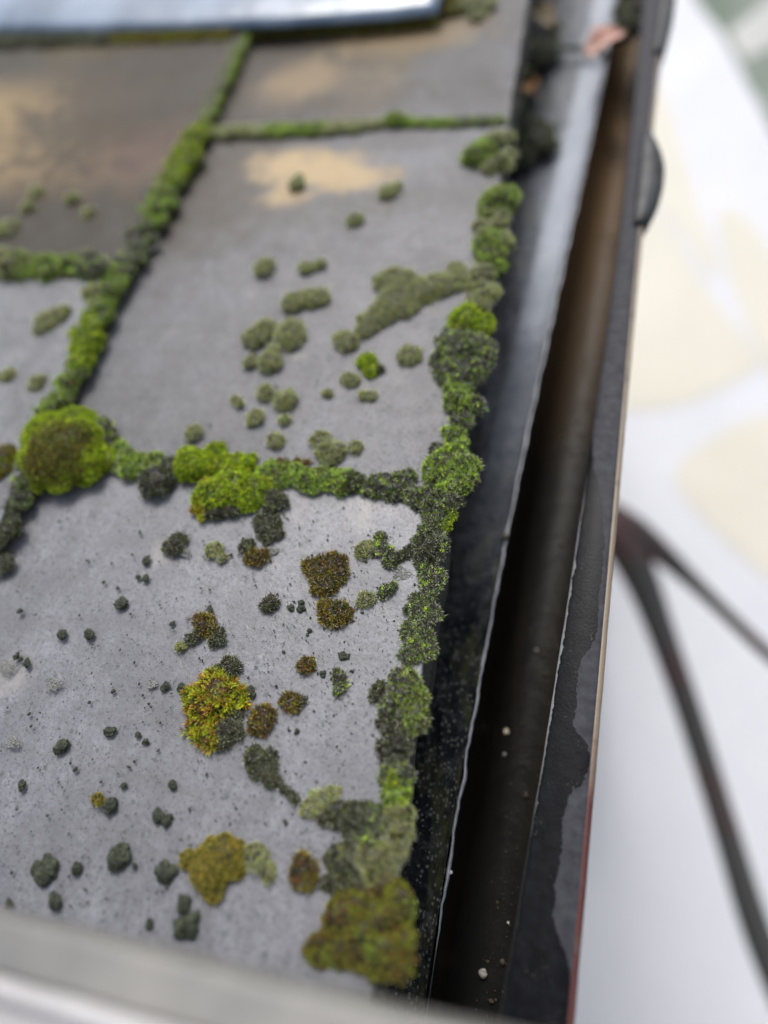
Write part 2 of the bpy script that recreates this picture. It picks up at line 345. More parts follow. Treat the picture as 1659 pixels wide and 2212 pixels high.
def trough_mat():
    m, t, b = newmat('gutter_trough'); v = coords(t); sv = coords(t, (0, 0, 0), (60, 6, 60))
    st = noise(t, sv, 1, 5, .6, .3)
    c = mix(t, ramp(t, st, [(.35, 0.), (.65, 1.)]), (.005, .0045, .0035), (.013, .0105, .008))
    c = mix(t, ramp(t, noise(t, coords(t, (0, 0, 0), (20, 4, 20)), 1, 4), [(.45, 0.), (.62, .5)]), c, (.013, .015, .016))
    yy = N(t, 'ShaderNodeSeparateXYZ'); t.links.new(coords(t), yy.inputs[0])
    far = N(t, 'ShaderNodeMapRange'); far.inputs[1].default_value = .2; far.inputs[2].default_value = .5; t.links.new(yy.outputs[1], far.inputs[0])
    c = mix(t, mth(t, 'MULTIPLY', far.outputs[0], .85), c, (.12, .078, .042))        # browner and lighter towards the far end
    t.links.new(c, b.inputs['Base Color']); b.inputs['Roughness'].default_value = .45
    b.inputs['Specular IOR Level'].default_value = .13
    bump(t, b, noise(t, v, 70, 5), .0015, .6); return m
def rim_mat():
    m, t, b = newmat('gutter_rim'); uvn = N(t, 'ShaderNodeUVMap'); sep = N(t, 'ShaderNodeSeparateXYZ'); t.links.new(uvn.outputs[0], sep.inputs[0])
    mp = N(t, 'ShaderNodeCombineXYZ'); t.links.new(mth(t, 'MULTIPLY', sep.outputs[0], .012), mp.inputs[0]); t.links.new(sep.outputs[1], mp.inputs[1])
    v = coords(t); jag = noise(t, mp.outputs[0], 42, 9, .75, .4)
    # share of the strip that lost its gloss, by place along the gutter
    cv = N(t, 'ShaderNodeFloatCurve'); mr = N(t, 'ShaderNodeMapRange'); mr.inputs[1].default_value = -.2; mr.inputs[2].default_value = .6
    t.links.new(sep.outputs[1], mr.inputs[0]); t.links.new(mr.outputs[0], cv.inputs['Value'])
    pts = cv.mapping.curves[0].points
    for i, (a_, b_) in enumerate([(0, .02), (.10, .03), (.15, .38), (.20, .34), (.22, .05), (.245, .42), (.275, .45), (.30, .22), (.34, .18), (.42, .5), (.5, .95), (1, 1)]):
        if i == 0: pts[0].location = (a_, b_)
        elif i == 11: pts[-1].location = (1, 1)
        else: pts.new(a_, b_)
    cv.mapping.update()
    lim = mth(t, 'SUBTRACT', 1.0, cv.outputs[0])
    f = mth(t, 'GREATER_THAN', mth(t, 'ADD', sep.outputs[0], mth(t, 'MULTIPLY', mth(t, 'SUBTRACT', jag, .5), .45)), lim)
    n = noise(t, v, 160, 6, .65); n2 = noise(t, v, 620, 4, .6)
    grey = mix(t, ramp(t, n, [(.3, 0.), (.7, 1.)]), (.030, .031, .037), (.062, .064, .074))
    blk = mix(t, ramp(t, n, [(.4, 0.), (.8, 1.)]), (.005, .0055, .007), (.013, .014, .017))
    blk = mix(t, ramp(t, mth(t, 'MULTIPLY', noise(t, v, 75, 7, .8), n2), [(.34, 0.), (.42, .6)]), blk, (.13, .13, .13))
    c = mix(t, f, blk, grey)
    # thin highlight painted along the inner fold
    c = mix(t, mth(t, 'MULTIPLY', mth(t, 'LESS_THAN', mth(t, 'ADD', sep.outputs[0], mth(t, 'MULTIPLY', mth(t, 'SUBTRACT', n, .5), .22)), .125), ramp(t, mr.outputs[0], [(.17, .05), (.25, .6), (.36, .6), (.44, 0.)])), c, (.4, .41, .43))
    t.links.new(c, b.inputs['Base Color'])
    t.links.new(mix(t, f, .36, .55), b.inputs['Roughness']); b.inputs['Specular IOR Level'].default_value = .1
    bump(t, b, mth(t, 'ADD', mth(t, 'MULTIPLY', n2, .4), mth(t, 'MULTIPLY', f, .6)), .0004, .8); return m
M_LEDGE, M_TROUGH, M_RIM = ledge_mat(), trough_mat(), rim_mat()
M_BACK = rough_mat('gutter_outside', (.012, .012, .013), (.03, .028, .027), 50, (.3, .5))
lw = wob(60, 1, .0006)
loft('ledge', [(XR*0+.045, ys*0+ZL-.012), (XR*0+.055, ys*0+ZL-.011), (XR-.032, ZL-.0095+lw), (XR-.026, ZL-.0062+lw), (XR-.012, ZL-.0065+lw), (XR-.004, ZL-.002), (XR-.0018, ZL-.0004+wob(90, 2, .0002))], M_LEDGE, gut, uv=True)
rw = wob(140, 0, .00035)+rng.normal(0, .00012, len(ys))
def seam_mat():
    m, t, b = newmat('seam_highlight'); v = coords(t); n = noise(t, v, 200, 5, .6)
    t.links.new(mix(t, ramp(t, n, [(.3, 0.), (.7, 1.)]), (.28, .30, .33), (.45, .47, .51)), b.inputs['Base Color']); b.inputs['Metallic'].default_value = .35  # pale grey puts the ridge's specular line into the colour
    b.inputs['Roughness'].default_value = .35; return m
sfade = np.clip((ys+.125)/.03, 0, 1); sw = (.0011+.0006*np.sin(ys*210)*np.sin(ys*57))*sfade; rw = rw*sfade
loft('seam', [(XR-.0011*sfade+rw, ys*0+ZL-.0002), (XR-.0007*sfade+rw, ZL+(.0006+rw*.3)*sfade), (XR+rw, ZL+(.001+rw*.5)*sfade), (XR+sw*.6+rw, ZL+.0006*sfade), (XR+sw*.7+rw, ys*0+ZL-.0008)], seam_mat(), gut)
loft('trough', [(XR+.0008, ys*0+ZL-.0006), (XR+.0014, ys*0+ZL-.02), (XR+.003, ys*0+ZF+.012), (XR+.009, ys*0+ZF+.002), ((XR+XI)/2, ys*0+ZF), (XI-.006, ys*0+ZF+.002), (XI+.0015, ys*0+ZF+.012), (XI+.002, ys*0+ZR-.012), (XI+.0002, ys*0+ZR-.0012)], M_TROUGH, gut)
iw = wob(70, 3, .0001)
loft('rim', [(XI-.0006+iw, ys*0+ZR-.0016), (XI-.0004+iw, ys*0+ZR-.0002), (XI+.0008+iw, ys*0+ZR+.0006)]
     + [(XI*(1-a_)+XO*a_, ys*0+ZR+.0006+.0009*math.sin(a_*3.14)) for a_ in np.linspace(.1, .95, 12)] + [(XO-.0006, ys*0+ZR+.0002)], M_RIM, gut, uv=True)
def edge_mat():
    m, t, b = newmat('painted_edge'); v = coords(t); s_ = N(t, 'ShaderNodeSeparateXYZ'); t.links.new(v, s_.inputs[0])
    n = noise(t, v, 55, 6, .65)
    f = ramp(t, mth(t, 'ADD', mth(t, 'MULTIPLY_ADD', s_.outputs[1], 5., .28), mth(t, 'MULTIPLY', mth(t, 'SUBTRACT', n, .5), .5)), [(.0, 0.), (.30, 1.)])
    c = mix(t, f, (.085, .022, .02), (.24, .19, .14)); c = mix(t, ramp(t, n, [(.55, 0.), (.66, .7)]), c, (.09, .07, .06))
    t.links.new(c, b.inputs['Base Color']); b.inputs['Roughness'].default_value = .45; bump(t, b, n, .0006); return m
ew = wob(120, 5, .00006)
loft('outer_edge', [(XO-.0007+ew, ys*0+ZR+.0002), (XO+.0003+ew, ys*0+ZR+.0003), (XO+.0016+ew, ys*0+ZR-.0008), (XO+.0019+ew, ys*0+ZR-.0032), (XO+.0012+ew, ys*0+ZR-.006), (XO-.001+ew, ys*0+ZR-.007)], edge_mat(), gut)
loft('outer_face', [(XO-.001, ys*0+ZR-.0068), (XO-.006, ys*0+ZR-.02), (XO-.016, ys*0+ZF), (XO-.035, ys*0+ZF-.008), (XR+.02, ys*0+ZF-.008), (XR-.003, ys*0+ZF), (XR-.003, ys*0+ZL-.012), (XR*0+.045, ys*0+ZL-.016)], M_BACK, gut)
# joint clips gripping the outside of the rim
def clip(y0, y1, out, mat):
    V, Fc = [], []; m_ = 14; n = 18
    for i in range(n):
        f = i/(n-1); y = y0+(y1-y0)*f; k = int(np.argmin(abs(ys-y))); bulge = out*math.sin(math.pi*min(1, f*1.02))**.7
        for j in range(m_):
            a_ = math.pi*(.95-1.5*j/(m_-1))
            V.append((XO[k]-.001+((.003+bulge)*math.cos(a_) if math.cos(a_) > 0 else .007*math.cos(a_)), y, ZR-.005+(.009)*math.sin(a_)))
    Fc = [(i*m_+j, i*m_+j+1, (i+1)*m_+j+1, (i+1)*m_+j) for i in range(n-1) for j in range(m_-1)]
    o = mesh_obj('clip', V, Fc, mat, gut); s = o.modifiers.new('s', 'SOLIDIFY'); s.thickness = .0025
    return o
M_CLIP = rough_mat('black_plastic', (.008, .009, .012), (.03, .032, .04), 40, (.4, .6))
clip(level(1372, 490, ZR)[1], level(1352, 300, ZR)[1], .012, M_CLIP)
clip(level(1420, 120, ZR)[1], level(1440, -90, ZR)[1], .006, M_CLIP)

def tube(P, rad, n=10):
    P = np.array(P); V, Fc = [], []
    for i, p in enumerate(P):
        d = P[min(i+1, len(P)-1)]-P[max(i-1, 0)]; d /= np.linalg.norm(d); a_ = np.cross(d, (0.1, .2, 1)); a_ /= np.linalg.norm(a_); b_ = np.cross(d, a_)
        for j in range(n): q = 2*math.pi*j/n; V.append(p+(a_*math.cos(q)+b_*math.sin(q))*rad[i])
    Fc = [(i*n+j, i*n+(j+1) % n, (i+1)*n+(j+1) % n, (i+1)*n+j) for i in range(len(P)-1) for j in range(n)]
    Fc += [tuple(range(n)), tuple((len(P)-1)*n+j for j in range(n))]
    return V, Fc

# ------------------------------------------------------------------ lumps: unit sphere and moss
def ico(n):
    bm = bmesh.new(); bmesh.ops.create_icosphere(bm, subdivisions=n, radius=1)
    V = np.array([v.co[:] for v in bm.verts]); Fc = np.array([[v.index for v in f.verts] for f in bm.faces]); bm.free(); return V, Fc
ICO = {n: ico(n) for n in (1, 2, 3, 4)}
class Lump:
    """an ellipsoid with an uneven surface, in roof coordinates (metres)"""
    def __init__(s, c, r, h, amp=.12, el=1., ang=0., oct=3):
        s.c = np.array(c, float); s.r = r; s.h = h; s.el = el; s.ang = ang
        s.K = []
        for o in range(oct):
            f = 2.2*1.9**o
            for _ in range(4): s.K.append((rng.normal(0, 1, 3)*f, rng.uniform(0, 6.3), amp*.42/1.55**o))
    def rad(s, D):
        f = np.ones(len(D))
        for k, p, a_ in s.K: f += a_*np.sin(D@k+p)
        return f
    def pos(s, D):
        f = s.rad(D)[:, None]; P = D*f*np.array([s.r*s.el, s.r/s.el, s.h])
        ca, sa = math.cos(s.ang), math.sin(s.ang)
        P = np.stack([P[:, 0]*ca-P[:, 1]*sa, P[:, 0]*sa+P[:, 1]*ca, P[:, 2]], 1)
        return P + s.c
    def nrm(s, D):
        n = D/np.array([s.r*s.el, s.r/s.el, s.h]); ca, sa = math.cos(s.ang), math.sin(s.ang)
        n = np.stack([n[:, 0]*ca-n[:, 1]*sa, n[:, 0]*sa+n[:, 1]*ca, n[:, 2]], 1)
        return n/np.linalg.norm(n, axis=1)[:, None]
    def inside(s, P):
        Q = P-s.c; ca, sa = math.cos(s.ang), math.sin(s.ang)
        Q = np.stack([Q[:, 0]*ca+Q[:, 1]*sa, -Q[:, 0]*sa+Q[:, 1]*ca, Q[:, 2]], 1)/np.array([s.r*s.el, s.r/s.el, s.h])
        return (Q**2).sum(1) < .72

# palettes: (list of leaf colours with weights), base colour, leaf length m, leaf width m, leaves per tuft, hair share
PAL = {
 'bright': dict(c=[((.22, .285, .012), 4), ((.14, .205, .012), 3), ((.30, .33, .02), 1.6), ((.09, .10, .02), 2)], base=(.07, .10, .012), L=.0018, w=.00062, hair=0),
 'green':  dict(c=[((.17, .25, .035), 4), ((.26, .35, .05), 2), ((.08, .11, .025), 3), ((.12, .10, .04), 1.6)], base=(.035, .045, .015), L=.0019, w=.0006, hair=.07),
 'olive':  dict(c=[((.24, .26, .07), 3), ((.14, .15, .04), 3), ((.27, .30, .09), 2), ((.12, .10, .04), 2), ((.18, .27, .05), 1.5)], base=(.04, .035, .016), L=.0018, w=.00048, hair=.28),
 'dark':   dict(c=[((.040, .044, .024), 4), ((.060, .068, .03), 3), ((.05, .043, .028), 3), ((.11, .15, .03), 1.1)], base=(.018, .017, .012), L=.0019, w=.00056, hair=.12),
 'mixed':  dict(c=[((.06, .07, .025), 3), ((.13, .21, .02), 2), ((.055, .052, .042), 5), ((.36, .50, .04), 1.3), ((.17, .18, .11), 2.2)], base=(.026, .026, .018), L=.002, w=.0006, hair=.13),
 'gold':   dict(c=[((.27, .275, .015), 4), ((.19, .225, .015), 3), ((.24, .12, .02), 2.2), ((.12, .14, .02), 2), ((.15, .07, .02), 1)], base=(.05, .035, .012), L=.0034, w=.00085, hair=0),
 'mustard':dict(c=[((.19, .165, .025), 4), ((.15, .14, .03), 3), ((.23, .17, .02), 2), ((.13, .12, .04), 2)], base=(.06, .05, .02), L=.0017, w=.0005, hair=0),
 'brown':  dict(c=[((.075, .05, .022), 4), ((.11, .09, .02), 3), ((.20, .17, .02), 1.3), ((.16, .06, .02), 1), ((.05, .055, .02), 3)], base=(.025, .018, .012), L=.0024, w=.00066, hair=.04),
 'browngreen': dict(c=[((.11, .10, .02), 4), ((.17, .20, .02), 3), ((.13, .075, .02), 3), ((.06, .055, .02), 3)], base=(.03, .025, .012), L=.002, w=.0005, hair=0),
}
def fbm_dir(P, k0):
    v = np.zeros(len(P))
    for i in range(6):
        k = patch_K[i]; v += np.sin(P@(k*k0)+patch_P[i])/(1+.4*i)
    return v/3.
patch_K = [rng.normal(0, 1, 3)*(1+.7*i) for i in range(6)]; patch_P = rng.uniform(0, 6.3, 6)

def moss_mesh(lumps, kind, dens=1., lscale=1., floor=0., blend=None, overhang=True):
    """returns V, F, colours for a cushion: an uneven core thickly set with little leaf tufts"""
    P_ = PAL[kind]; L = P_['L']*lscale; w = P_['w']*lscale
    VV, FF, CC = [], [], []; nv = 0
    base = np.array(P_['base'])
    for l in lumps:
        iv, fi = ICO[3 if l.r > .002 else 2]; P = l.pos(iv)
        VV.append(P); FF.append(fi+nv); nv += len(P)
        j = rng.uniform(.75, 1.25, (len(P), 1)); CC.append(np.concatenate([base*j, np.ones((len(P), 1))], 1))
    cols = np.array([c for c, _ in P_['c']]); wt = np.array([w_ for _, w_ in P_['c']], float); wt /= wt.sum(); cum = np.cumsum(wt)
    for li, l in enumerate(lumps):
        area = 2*math.pi*l.r*max(l.r, l.h)*1.25
        n = int(area/(L*L)*2.0*dens)+12
        D = rng.normal(0, 1, (n, 3)); D[:, 2] = abs(D[:, 2])*.9-.12*(rng.random(n)); D /= np.linalg.norm(D, axis=1)[:, None]
        P = l.pos(D); Nn = l.nrm(D)
        ok = (P[:, 2] > floor-.0004) | (P[:, 1] < EAVE_T-.001)
        for k, m_ in enumerate(lumps):
            if k != li: ok &= ~m_.inside(P)
        P, Nn = P[ok], Nn[ok]; n = len(P)
        if n == 0: continue
        # colour patches: smooth noise in space shifts the pick inside the palette, plus per tuft chance
        f = .5+.36*fbm_dir(P, 260)+rng.normal(0, .2, n); f = np.clip(f, 0, .999)
        pick = np.searchsorted(cum, f); col = cols[np.clip(pick, 0, len(cols)-1)]*rng.uniform(.7, 1.7, (n, 1))**1.15
        if blend is not None:       # blend = (function of P -> weight, other palette)
            wgt = blend[0](P)+rng.normal(0, .12, n); oc = PAL[blend[1]]['c']; o2 = np.array([c for c, _ in oc])[rng.integers(0, len(oc), n)]*rng.uniform(.75, 1.25, (n, 1))
            col = np.where((wgt > .5)[:, None], o2, col)
        K = 5; lean = rng.uniform(.35, 1.25, (n, K)); az = rng.uniform(0, 2*math.pi, (n, 1))+np.arange(K)*2*math.pi/K+rng.normal(0, .3, (n, K))
        up = Nn*.8+np.array([0, 0, .35])+rng.normal(0, .18, (n, 3)); up /= np.linalg.norm(up, axis=1)[:, None]
        t1 = np.cross(up, np.array([.3, .9, .1])); t1 /= np.linalg.norm(t1, axis=1)[:, None]; t2 = np.cross(up, t1)
        dirr = t1[:, None]*np.cos(az)[..., None]+t2[:, None]*np.sin(az)[..., None]
        dd = up[:, None]*np.cos(lean)[..., None]+dirr*np.sin(lean)[..., None]
        sd_ = np.cross(dd, up[:, None]); sd_ /= (np.linalg.norm(sd_, axis=2)[..., None]+1e-9)
        ln = L*rng.uniform(.6, 1.25, (n, K))[..., None]; ww = w*rng.uniform(.7, 1.2, (n, K))[..., None]
        P = P+Nn*(rng.random((n, 1))**2*L*.55-L*.12)
        b0 = P[:, None]-Nn[:, None]*L*.2
        isH = rng.random((n, K)) < P_['hair']
        ln = np.where(isH[..., None], ln*1.45, ln); ww = np.where(isH[..., None], ww*.45, ww)
        v0 = b0; v1 = b0+dd*ln*.55+sd_*ww*.5; v2 = b0+dd*ln*.97+up[:, None]*ln*.12; v3 = b0+dd*ln*.55-sd_*ww*.5
        V4 = np.stack([np.broadcast_to(v0, v1.shape), v1, v2, v3], 2).reshape(-1, 3)
        m_ = n*K; q = np.arange(m_)[:, None]*4+nv
        FF.append(np.concatenate([q+np.array([0, 1, 2]), q+np.array([0, 2, 3])], 0)); VV.append(V4); nv += len(V4)
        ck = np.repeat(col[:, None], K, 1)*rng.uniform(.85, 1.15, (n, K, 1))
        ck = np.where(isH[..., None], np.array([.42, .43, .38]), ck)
        ck = ck*1.5; cb = ck*.15+base*.75; tip = ck*1.5  # brown bases darkened as shade in the gaps, tips brightened as lit tops
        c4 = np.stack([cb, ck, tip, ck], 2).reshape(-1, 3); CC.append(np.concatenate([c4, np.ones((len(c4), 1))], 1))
    return np.concatenate(VV), np.concatenate(FF), np.concatenate(CC)

MOSS_N = 0; SKIRT = []
def moss(label, blobs, kind='olive', h=.62, dens=1., lscale=None, base_h=0., amp=.12, blend=None, name='moss_cushion', cat='moss cushion', group='moss cushions growing on the slates', droop=0.):
    """blobs: (x, y, r[, height ratio]) measured on the roof plane"""
    global MOSS_N; MOSS_N += 1
    L_ = []; 
    for bl in blobs:
        x, y, r = bl[:3]; hr = bl[3] if len(bl) > 3 else h
        s, t_, k = roof(x, y, base_h+r*.0001); rr = r*k/F
        L_.append(Lump((s, t_, base_h+rr*hr*.12-droop), rr, rr*hr, amp, el=rng.uniform(.94, 1.07), ang=rng.uniform(0, 3)))
    k0 = roof(blobs[0][0], blobs[0][1])[2]
    for l in list(L_):      # low ragged apron that bonds the cushion to the slate
        for _ in range(3):
            a_ = rng.uniform(0, 6.3); q = rng.uniform(.72, 1.0)*l.r
            L_.append(Lump((l.c[0]+math.cos(a_)*q, l.c[1]+math.sin(a_)*q, base_h-droop), l.r*rng.uniform(.18, .36), l.r*rng.uniform(.10, .2), amp*1.5))
    SKIRT.append((L_[0].c[0], L_[0].c[1], base_h, max(l.r for l in L_)*(1+.25*len(blobs)**.5)))
    if lscale is None: lscale = max(.8, min(2.2, k0/.36))
    if blend: blend = (lambda P, bl=blend: bl[0](P, L_), blend[1])
    V, Fc, col = moss_mesh(L_, kind, dens, lscale, base_h, blend)
    c = np.array([L_[0].c[0], L_[0].c[1], base_h])
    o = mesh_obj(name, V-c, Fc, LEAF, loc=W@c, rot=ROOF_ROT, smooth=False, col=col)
    return tag(o, label, cat, group)

def chain(path, kinds, labels, base_h, group, h=.55, step=.62, jit=.22, amp=.16, dens=1., droop=0., lscale=None):
    """a joint filled with moss: the path (x, y, r) is cut into one clump per label, each of many small lumps"""
    P = np.array(path, float); P[:, 2] *= 1.0; d = np.r_[0, np.cumsum(np.hypot(np.diff(P[:, 0]), np.diff(P[:, 1])))]
    n = len(labels); e = np.linspace(0, d[-1], n+1)
    for i in range(n):
        bl = []; q = e[i]
        while q < e[i+1]:
            x, y, r = (np.interp(q, d, P[:, k]) for k in range(3)); j_ = int(np.interp(q, d, np.arange(len(d)))); j_ = min(j_, len(P)-2)
            dx, dy = P[j_+1, :2]-P[j_, :2]; l_ = math.hypot(dx, dy); nx, ny = -dy/l_, dx/l_
            for side_ in (-.5, 0., .5):
                o_ = (side_+rng.normal(0, .14))*r; f = rng.uniform(.26, .8) if side_ else rng.uniform(.45, .95)
                if rng.random() < .1: continue
                bl.append((x+nx*o_+rng.normal(0, .12)*r, y+ny*o_+rng.normal(0, .12)*r, r*f, h*rng.uniform(.65, 1.15)/f**.5))
            q += r*step*1.15
        if not bl:
            x, y, r = (np.interp((e[i]+e[i+1])/2, d, P[:, k]) for k in range(3)); bl = [(x, y, r*.8)]
        moss(labels[i], bl, kinds[i % len(kinds)], base_h=base_h, amp=amp, group=group, name='moss_clump', cat='moss clump', dens=dens, droop=droop, h=h, lscale=lscale)

# ------------------------------------------------------------------ moss in the joints
G1 = 'moss clumps along the course line between the upper and lower slates'
chain([(534, 70, 8), (490, 160, 10), (452, 240, 12), (432, 275, 15)], ['green'], ['thin far stretch of moss in the course line, beyond the thin cross joint', 'moss stretch just above the meeting of course line and far cross joint'], ZC*.5, G1, h=.5, dens=.6)
moss('bright green lump where the course line meets the far cross joint', [(418, 296, 30), (400, 325, 32), (390, 352, 30), (378, 378, 28), (430, 280, 20), (412, 340, 22)], 'bright', h=.5, base_h=ZC*.5, amp=.14, group=G1, name='moss_clump', cat='moss clump', dens=.8, blend=(lambda P, L: .5+.4*fbm_dir(P, 150), 'olive'))
chain([(375, 385, 26), (345, 430, 29), (318, 480, 30), (292, 530, 30), (255, 590, 29)], ['green', 'mixed'], ['green moss stretch of the course line below the far bright lump', 'wide moss stretch of the course line just above the left cross joint'], ZC*.5, G1, dens=.6)
chain([(250, 590, 29), (232, 640, 28), (212, 690, 28), (188, 745, 28), (165, 795, 26), (138, 850, 25), (110, 900, 24)], ['green', 'bright', 'green'], ['moss stretch of the course line below the left cross joint', 'mossy middle stretch of the course line left of the plain slate', 'moss stretch of the course line just above the biggest cushion'], ZC*.5, G1, dens=.7, h=.8)
chain([(55, 1025, 26), (30, 1075, 26), (12, 1130, 24), (-10, 1180, 24)], ['mixed', 'dark'], ['dark green moss of the course line just below the biggest cushion', 'dark moss of the course line at the left edge of the picture'], ZC*.5, G1, dens=.8)
G2 = 'moss clumps in the left cross joint of the upper course'
chain([(-20, 565, 32), (60, 580, 28), (130, 578, 24), (180, 578, 24), (225, 582, 26)], ['olive', 'green', 'green', 'mixed'], ['olive moss of the left cross joint at the picture edge', 'second moss clump of the left cross joint from the picture edge', 'third moss clump of the left cross joint from the picture edge', 'moss clump of the left cross joint touching the course line'], ZC, G2, dens=.6, h=.8)
moss('small brown green tuft just under the left cross joint beside the course line', [(200, 630, 22), (206, 655, 15)], 'olive', base_h=ZC)
moss('brown and yellow cushion cut by the left picture edge above the near course line', [(2, 985, 28), (-8, 1010, 26)], 'browngreen', base_h=ZC)
G3 = 'moss clumps in the thin far cross joint'
chain([(440, 284, 9), (560, 282, 10), (700, 278, 11), (800, 272, 9), (830, 264, 11)], ['olive', 'green'], ['left third of the thin moss line in the far cross joint', 'middle of the thin moss line in the far cross joint', 'part of the thin far moss line just left of its round bump'], 0, G3, h=.55, dens=.6)
moss('round bump of moss on the thin far cross joint', [(853, 258, 20), (872, 262, 12)], 'green', h=.7)
chain([(880, 266, 7), (980, 266, 8), (1090, 262, 7)], ['green', 'mixed'], ['thin moss line of the far cross joint right of the round bump', 'end of the thin far moss line at the eave'], 0, G3, h=.5, dens=.6)

# the near cross joint
moss('biggest moss cushion, brown centre with a bright yellow green rim, on the course line',
     [(122, 968, 84, .62), (100, 935, 60, .6), (165, 985, 56, .6), (150, 920, 52, .6), (80, 985, 46, .6), (130, 1030, 34, .6)], 'bright', h=.62, base_h=ZC*.5, amp=.07, dens=1.2, lscale=.95,
     blend=(lambda P, L: 1.5-.98*np.sqrt((((P[:, :2]-L[0].c[:2]-np.array([-.004, -.004]))/(L[0].r*.86))**2).sum(1))+.22*fbm_dir(P, 160), 'browngreen'))
moss('small dark cushion tucked behind the right side of the biggest cushion', [(205, 935, 34), (232, 952, 20), (190, 915, 24)], 'mixed', amp=.15)
moss('bright green lobe joining the biggest cushion to the near cross joint', [(205, 985, 34), (190, 1015, 30), (232, 992, 24)], 'bright', amp=.1)
G4 = 'moss clumps in the near cross joint'
chain([(250, 990, 26), (290, 998, 26), (345, 1005, 24)], ['green'], ['short green stretch of the near cross joint right of the biggest cushion'], 0, G4)
moss('dark grey cushion hanging below the near cross joint between the green parts', [(338, 1038, 36), (362, 1010, 26), (322, 1052, 18)], 'dark', amp=.16)
moss('smooth bright yellow green cushion at the left end of the brightest moss', [(412, 1002, 38, .75), (440, 998, 30), (402, 985, 24)], 'bright', amp=.06, dens=1.5)
chain([(455, 992, 30), (500, 1002, 27), (545, 1010, 25)], ['bright'], ['bright moss ridge of the near cross joint just above the hanging green clump'], 0, G4, dens=1.2)
moss('brightest green feathery clump spilling below the near cross joint', [(470, 1062, 40), (512, 1058, 40), (545, 1052, 36), (500, 1030, 34), (440, 1070, 22), (535, 1082, 22), (560, 1072, 20)], 'bright', h=.62, amp=.17, dens=1.1, lscale=1.15)
moss('yellow and brown tips at the left end of the feathery green clump', [(432, 1085, 14), (425, 1100, 9), (445, 1052, 18), (437, 1113, 7)], 'gold', amp=.2, lscale=.9)
moss('dark brown moss painting the shadow under the feathery green clump', [(478, 1098, 20), (505, 1098, 16), (455, 1103, 14)], 'dark', amp=.2)  # dark palette carries the shadow below the clump
moss('dark grey cushion below the joint at the right end of the feathery clump', [(590, 1075, 24), (607, 1083, 17), (580, 1098, 18)], 'dark', amp=.2)
chain([(570, 1018, 26), (605, 1022, 27), (650, 1030, 27)], ['green'], ['green clump of the near cross joint right of the brightest moss'], 0, G4, dens=1.2)
moss('red brown tufts standing on the far edge of the near cross joint', [(612, 1002, 10), (640, 1001, 9), (660, 1003, 8)], 'brown', h=1.1, lscale=1.1)
moss('round green cushion of the near cross joint, fourth from the eave', [(672, 1036, 28), (655, 1030, 22), (690, 1030, 22)], 'green', amp=.1, dens=1.3)
moss('round green and brown cushion of the near cross joint with a bristly front', [(738, 1038, 30), (718, 1034, 24), (762, 1042, 23)], 'green', amp=.12, dens=1.3, blend=(lambda P, L: .6*(P[:, 1] < L[2].c[1]+.003)+.1, 'dark'))
moss('olive cushion of the near cross joint just right of its narrow gap', [(812, 1047, 27), (828, 1040, 22), (800, 1050, 20)], 'mixed', amp=.15, dens=1.2)
chain([(842, 1046, 26), (875, 1052, 27), (905, 1055, 30)], ['mixed'], ['last clump of the near cross joint where it meets the eave moss'], 0, G4, dens=1.2)

# moss along the eave
G5 = 'moss clumps along the eave edge'
EL = 'eave'
moss('round green cushion on the slate at the far top end of the eave moss', [(1032, 335, 30), (1045, 322, 26)], 'green', h=.8, amp=.08)
moss('olive clump at the far eave corner right of the round green cushion', [(1068, 305, 26), (1095, 300, 18), (1085, 350, 22), (1060, 362, 18), (1098, 335, 14)], 'olive', h=.8, dens=.8)
moss('bright domed cushion on the eave, the far one of the thick row', [(1078, 432, 40, .8), (1062, 452, 28)], 'green', amp=.08, dens=.9)
chain([(1068, 470, 34), (1062, 520, 34), (1058, 570, 34)], ['olive', 'green'], ['olive moss of the eave just below the far domed cushion', 'eave moss right of the far end of the brown olive patch'], 0, G5, h=.8, dens=.9)
chain([(1048, 600, 30), (1040, 635, 28), (1026, 662, 30)], ['olive'], ['narrow grey green neck of the eave moss beside the brown olive patch'], 0, G5, h=.8, dens=1)
moss('vivid green crest on the wide clump of eave moss', [(1008, 690, 36, .8), (1038, 698, 30), (985, 708, 22)], 'bright', amp=.1)
moss('widest clump of eave moss, dark with green patches', [(1000, 745, 48), (975, 770, 36), (1035, 752, 34), (995, 800, 40), (965, 800, 28), (1030, 790, 26), (970, 730, 26)], 'mixed', h=.6, amp=.15, dens=1.1)
chain([(985, 835, 26), (998, 862, 34), (1000, 890, 38), (985, 920, 32)], ['green', 'mixed'], ['green neck of eave moss just below the widest clump', 'rounded eave clump below the neck under the widest clump'], 0, G5, h=.75, dens=1.1)
chain([(978, 935, 26), (975, 955, 26)], ['green'], ['small green link of eave moss above the large corner clump'], 0, G5, h=.8)
moss('small dark tuft on the slate edge left of the large corner clump', [(942, 968, 12), (950, 980, 14)], 'dark')
moss('large clump of eave moss above the corner of the near cross joint', [(965, 995, 40), (995, 1010, 36), (945, 1020, 34), (975, 1040, 38), (1005, 1030, 22), (985, 965, 24)], 'green', h=.6, amp=.16, dens=1.3, blend=(lambda P, L: .42+.35*fbm_dir(P, 420), 'mixed'))
moss('dark grey green clump where the near cross joint meets the eave', [(930, 1075, 36), (955, 1080, 34), (940, 1105, 32), (968, 1060, 26), (905, 1078, 20)], 'mixed', h=.5, amp=.2, dens=1.3, blend=(lambda P, L: .45+.35*fbm_dir(P, 500), 'dark'))
moss('vivid green lip on the outer eave side below the corner clump', [(970, 1112, 14), (962, 1132, 13), (975, 1095, 10)], 'bright', h=.9)
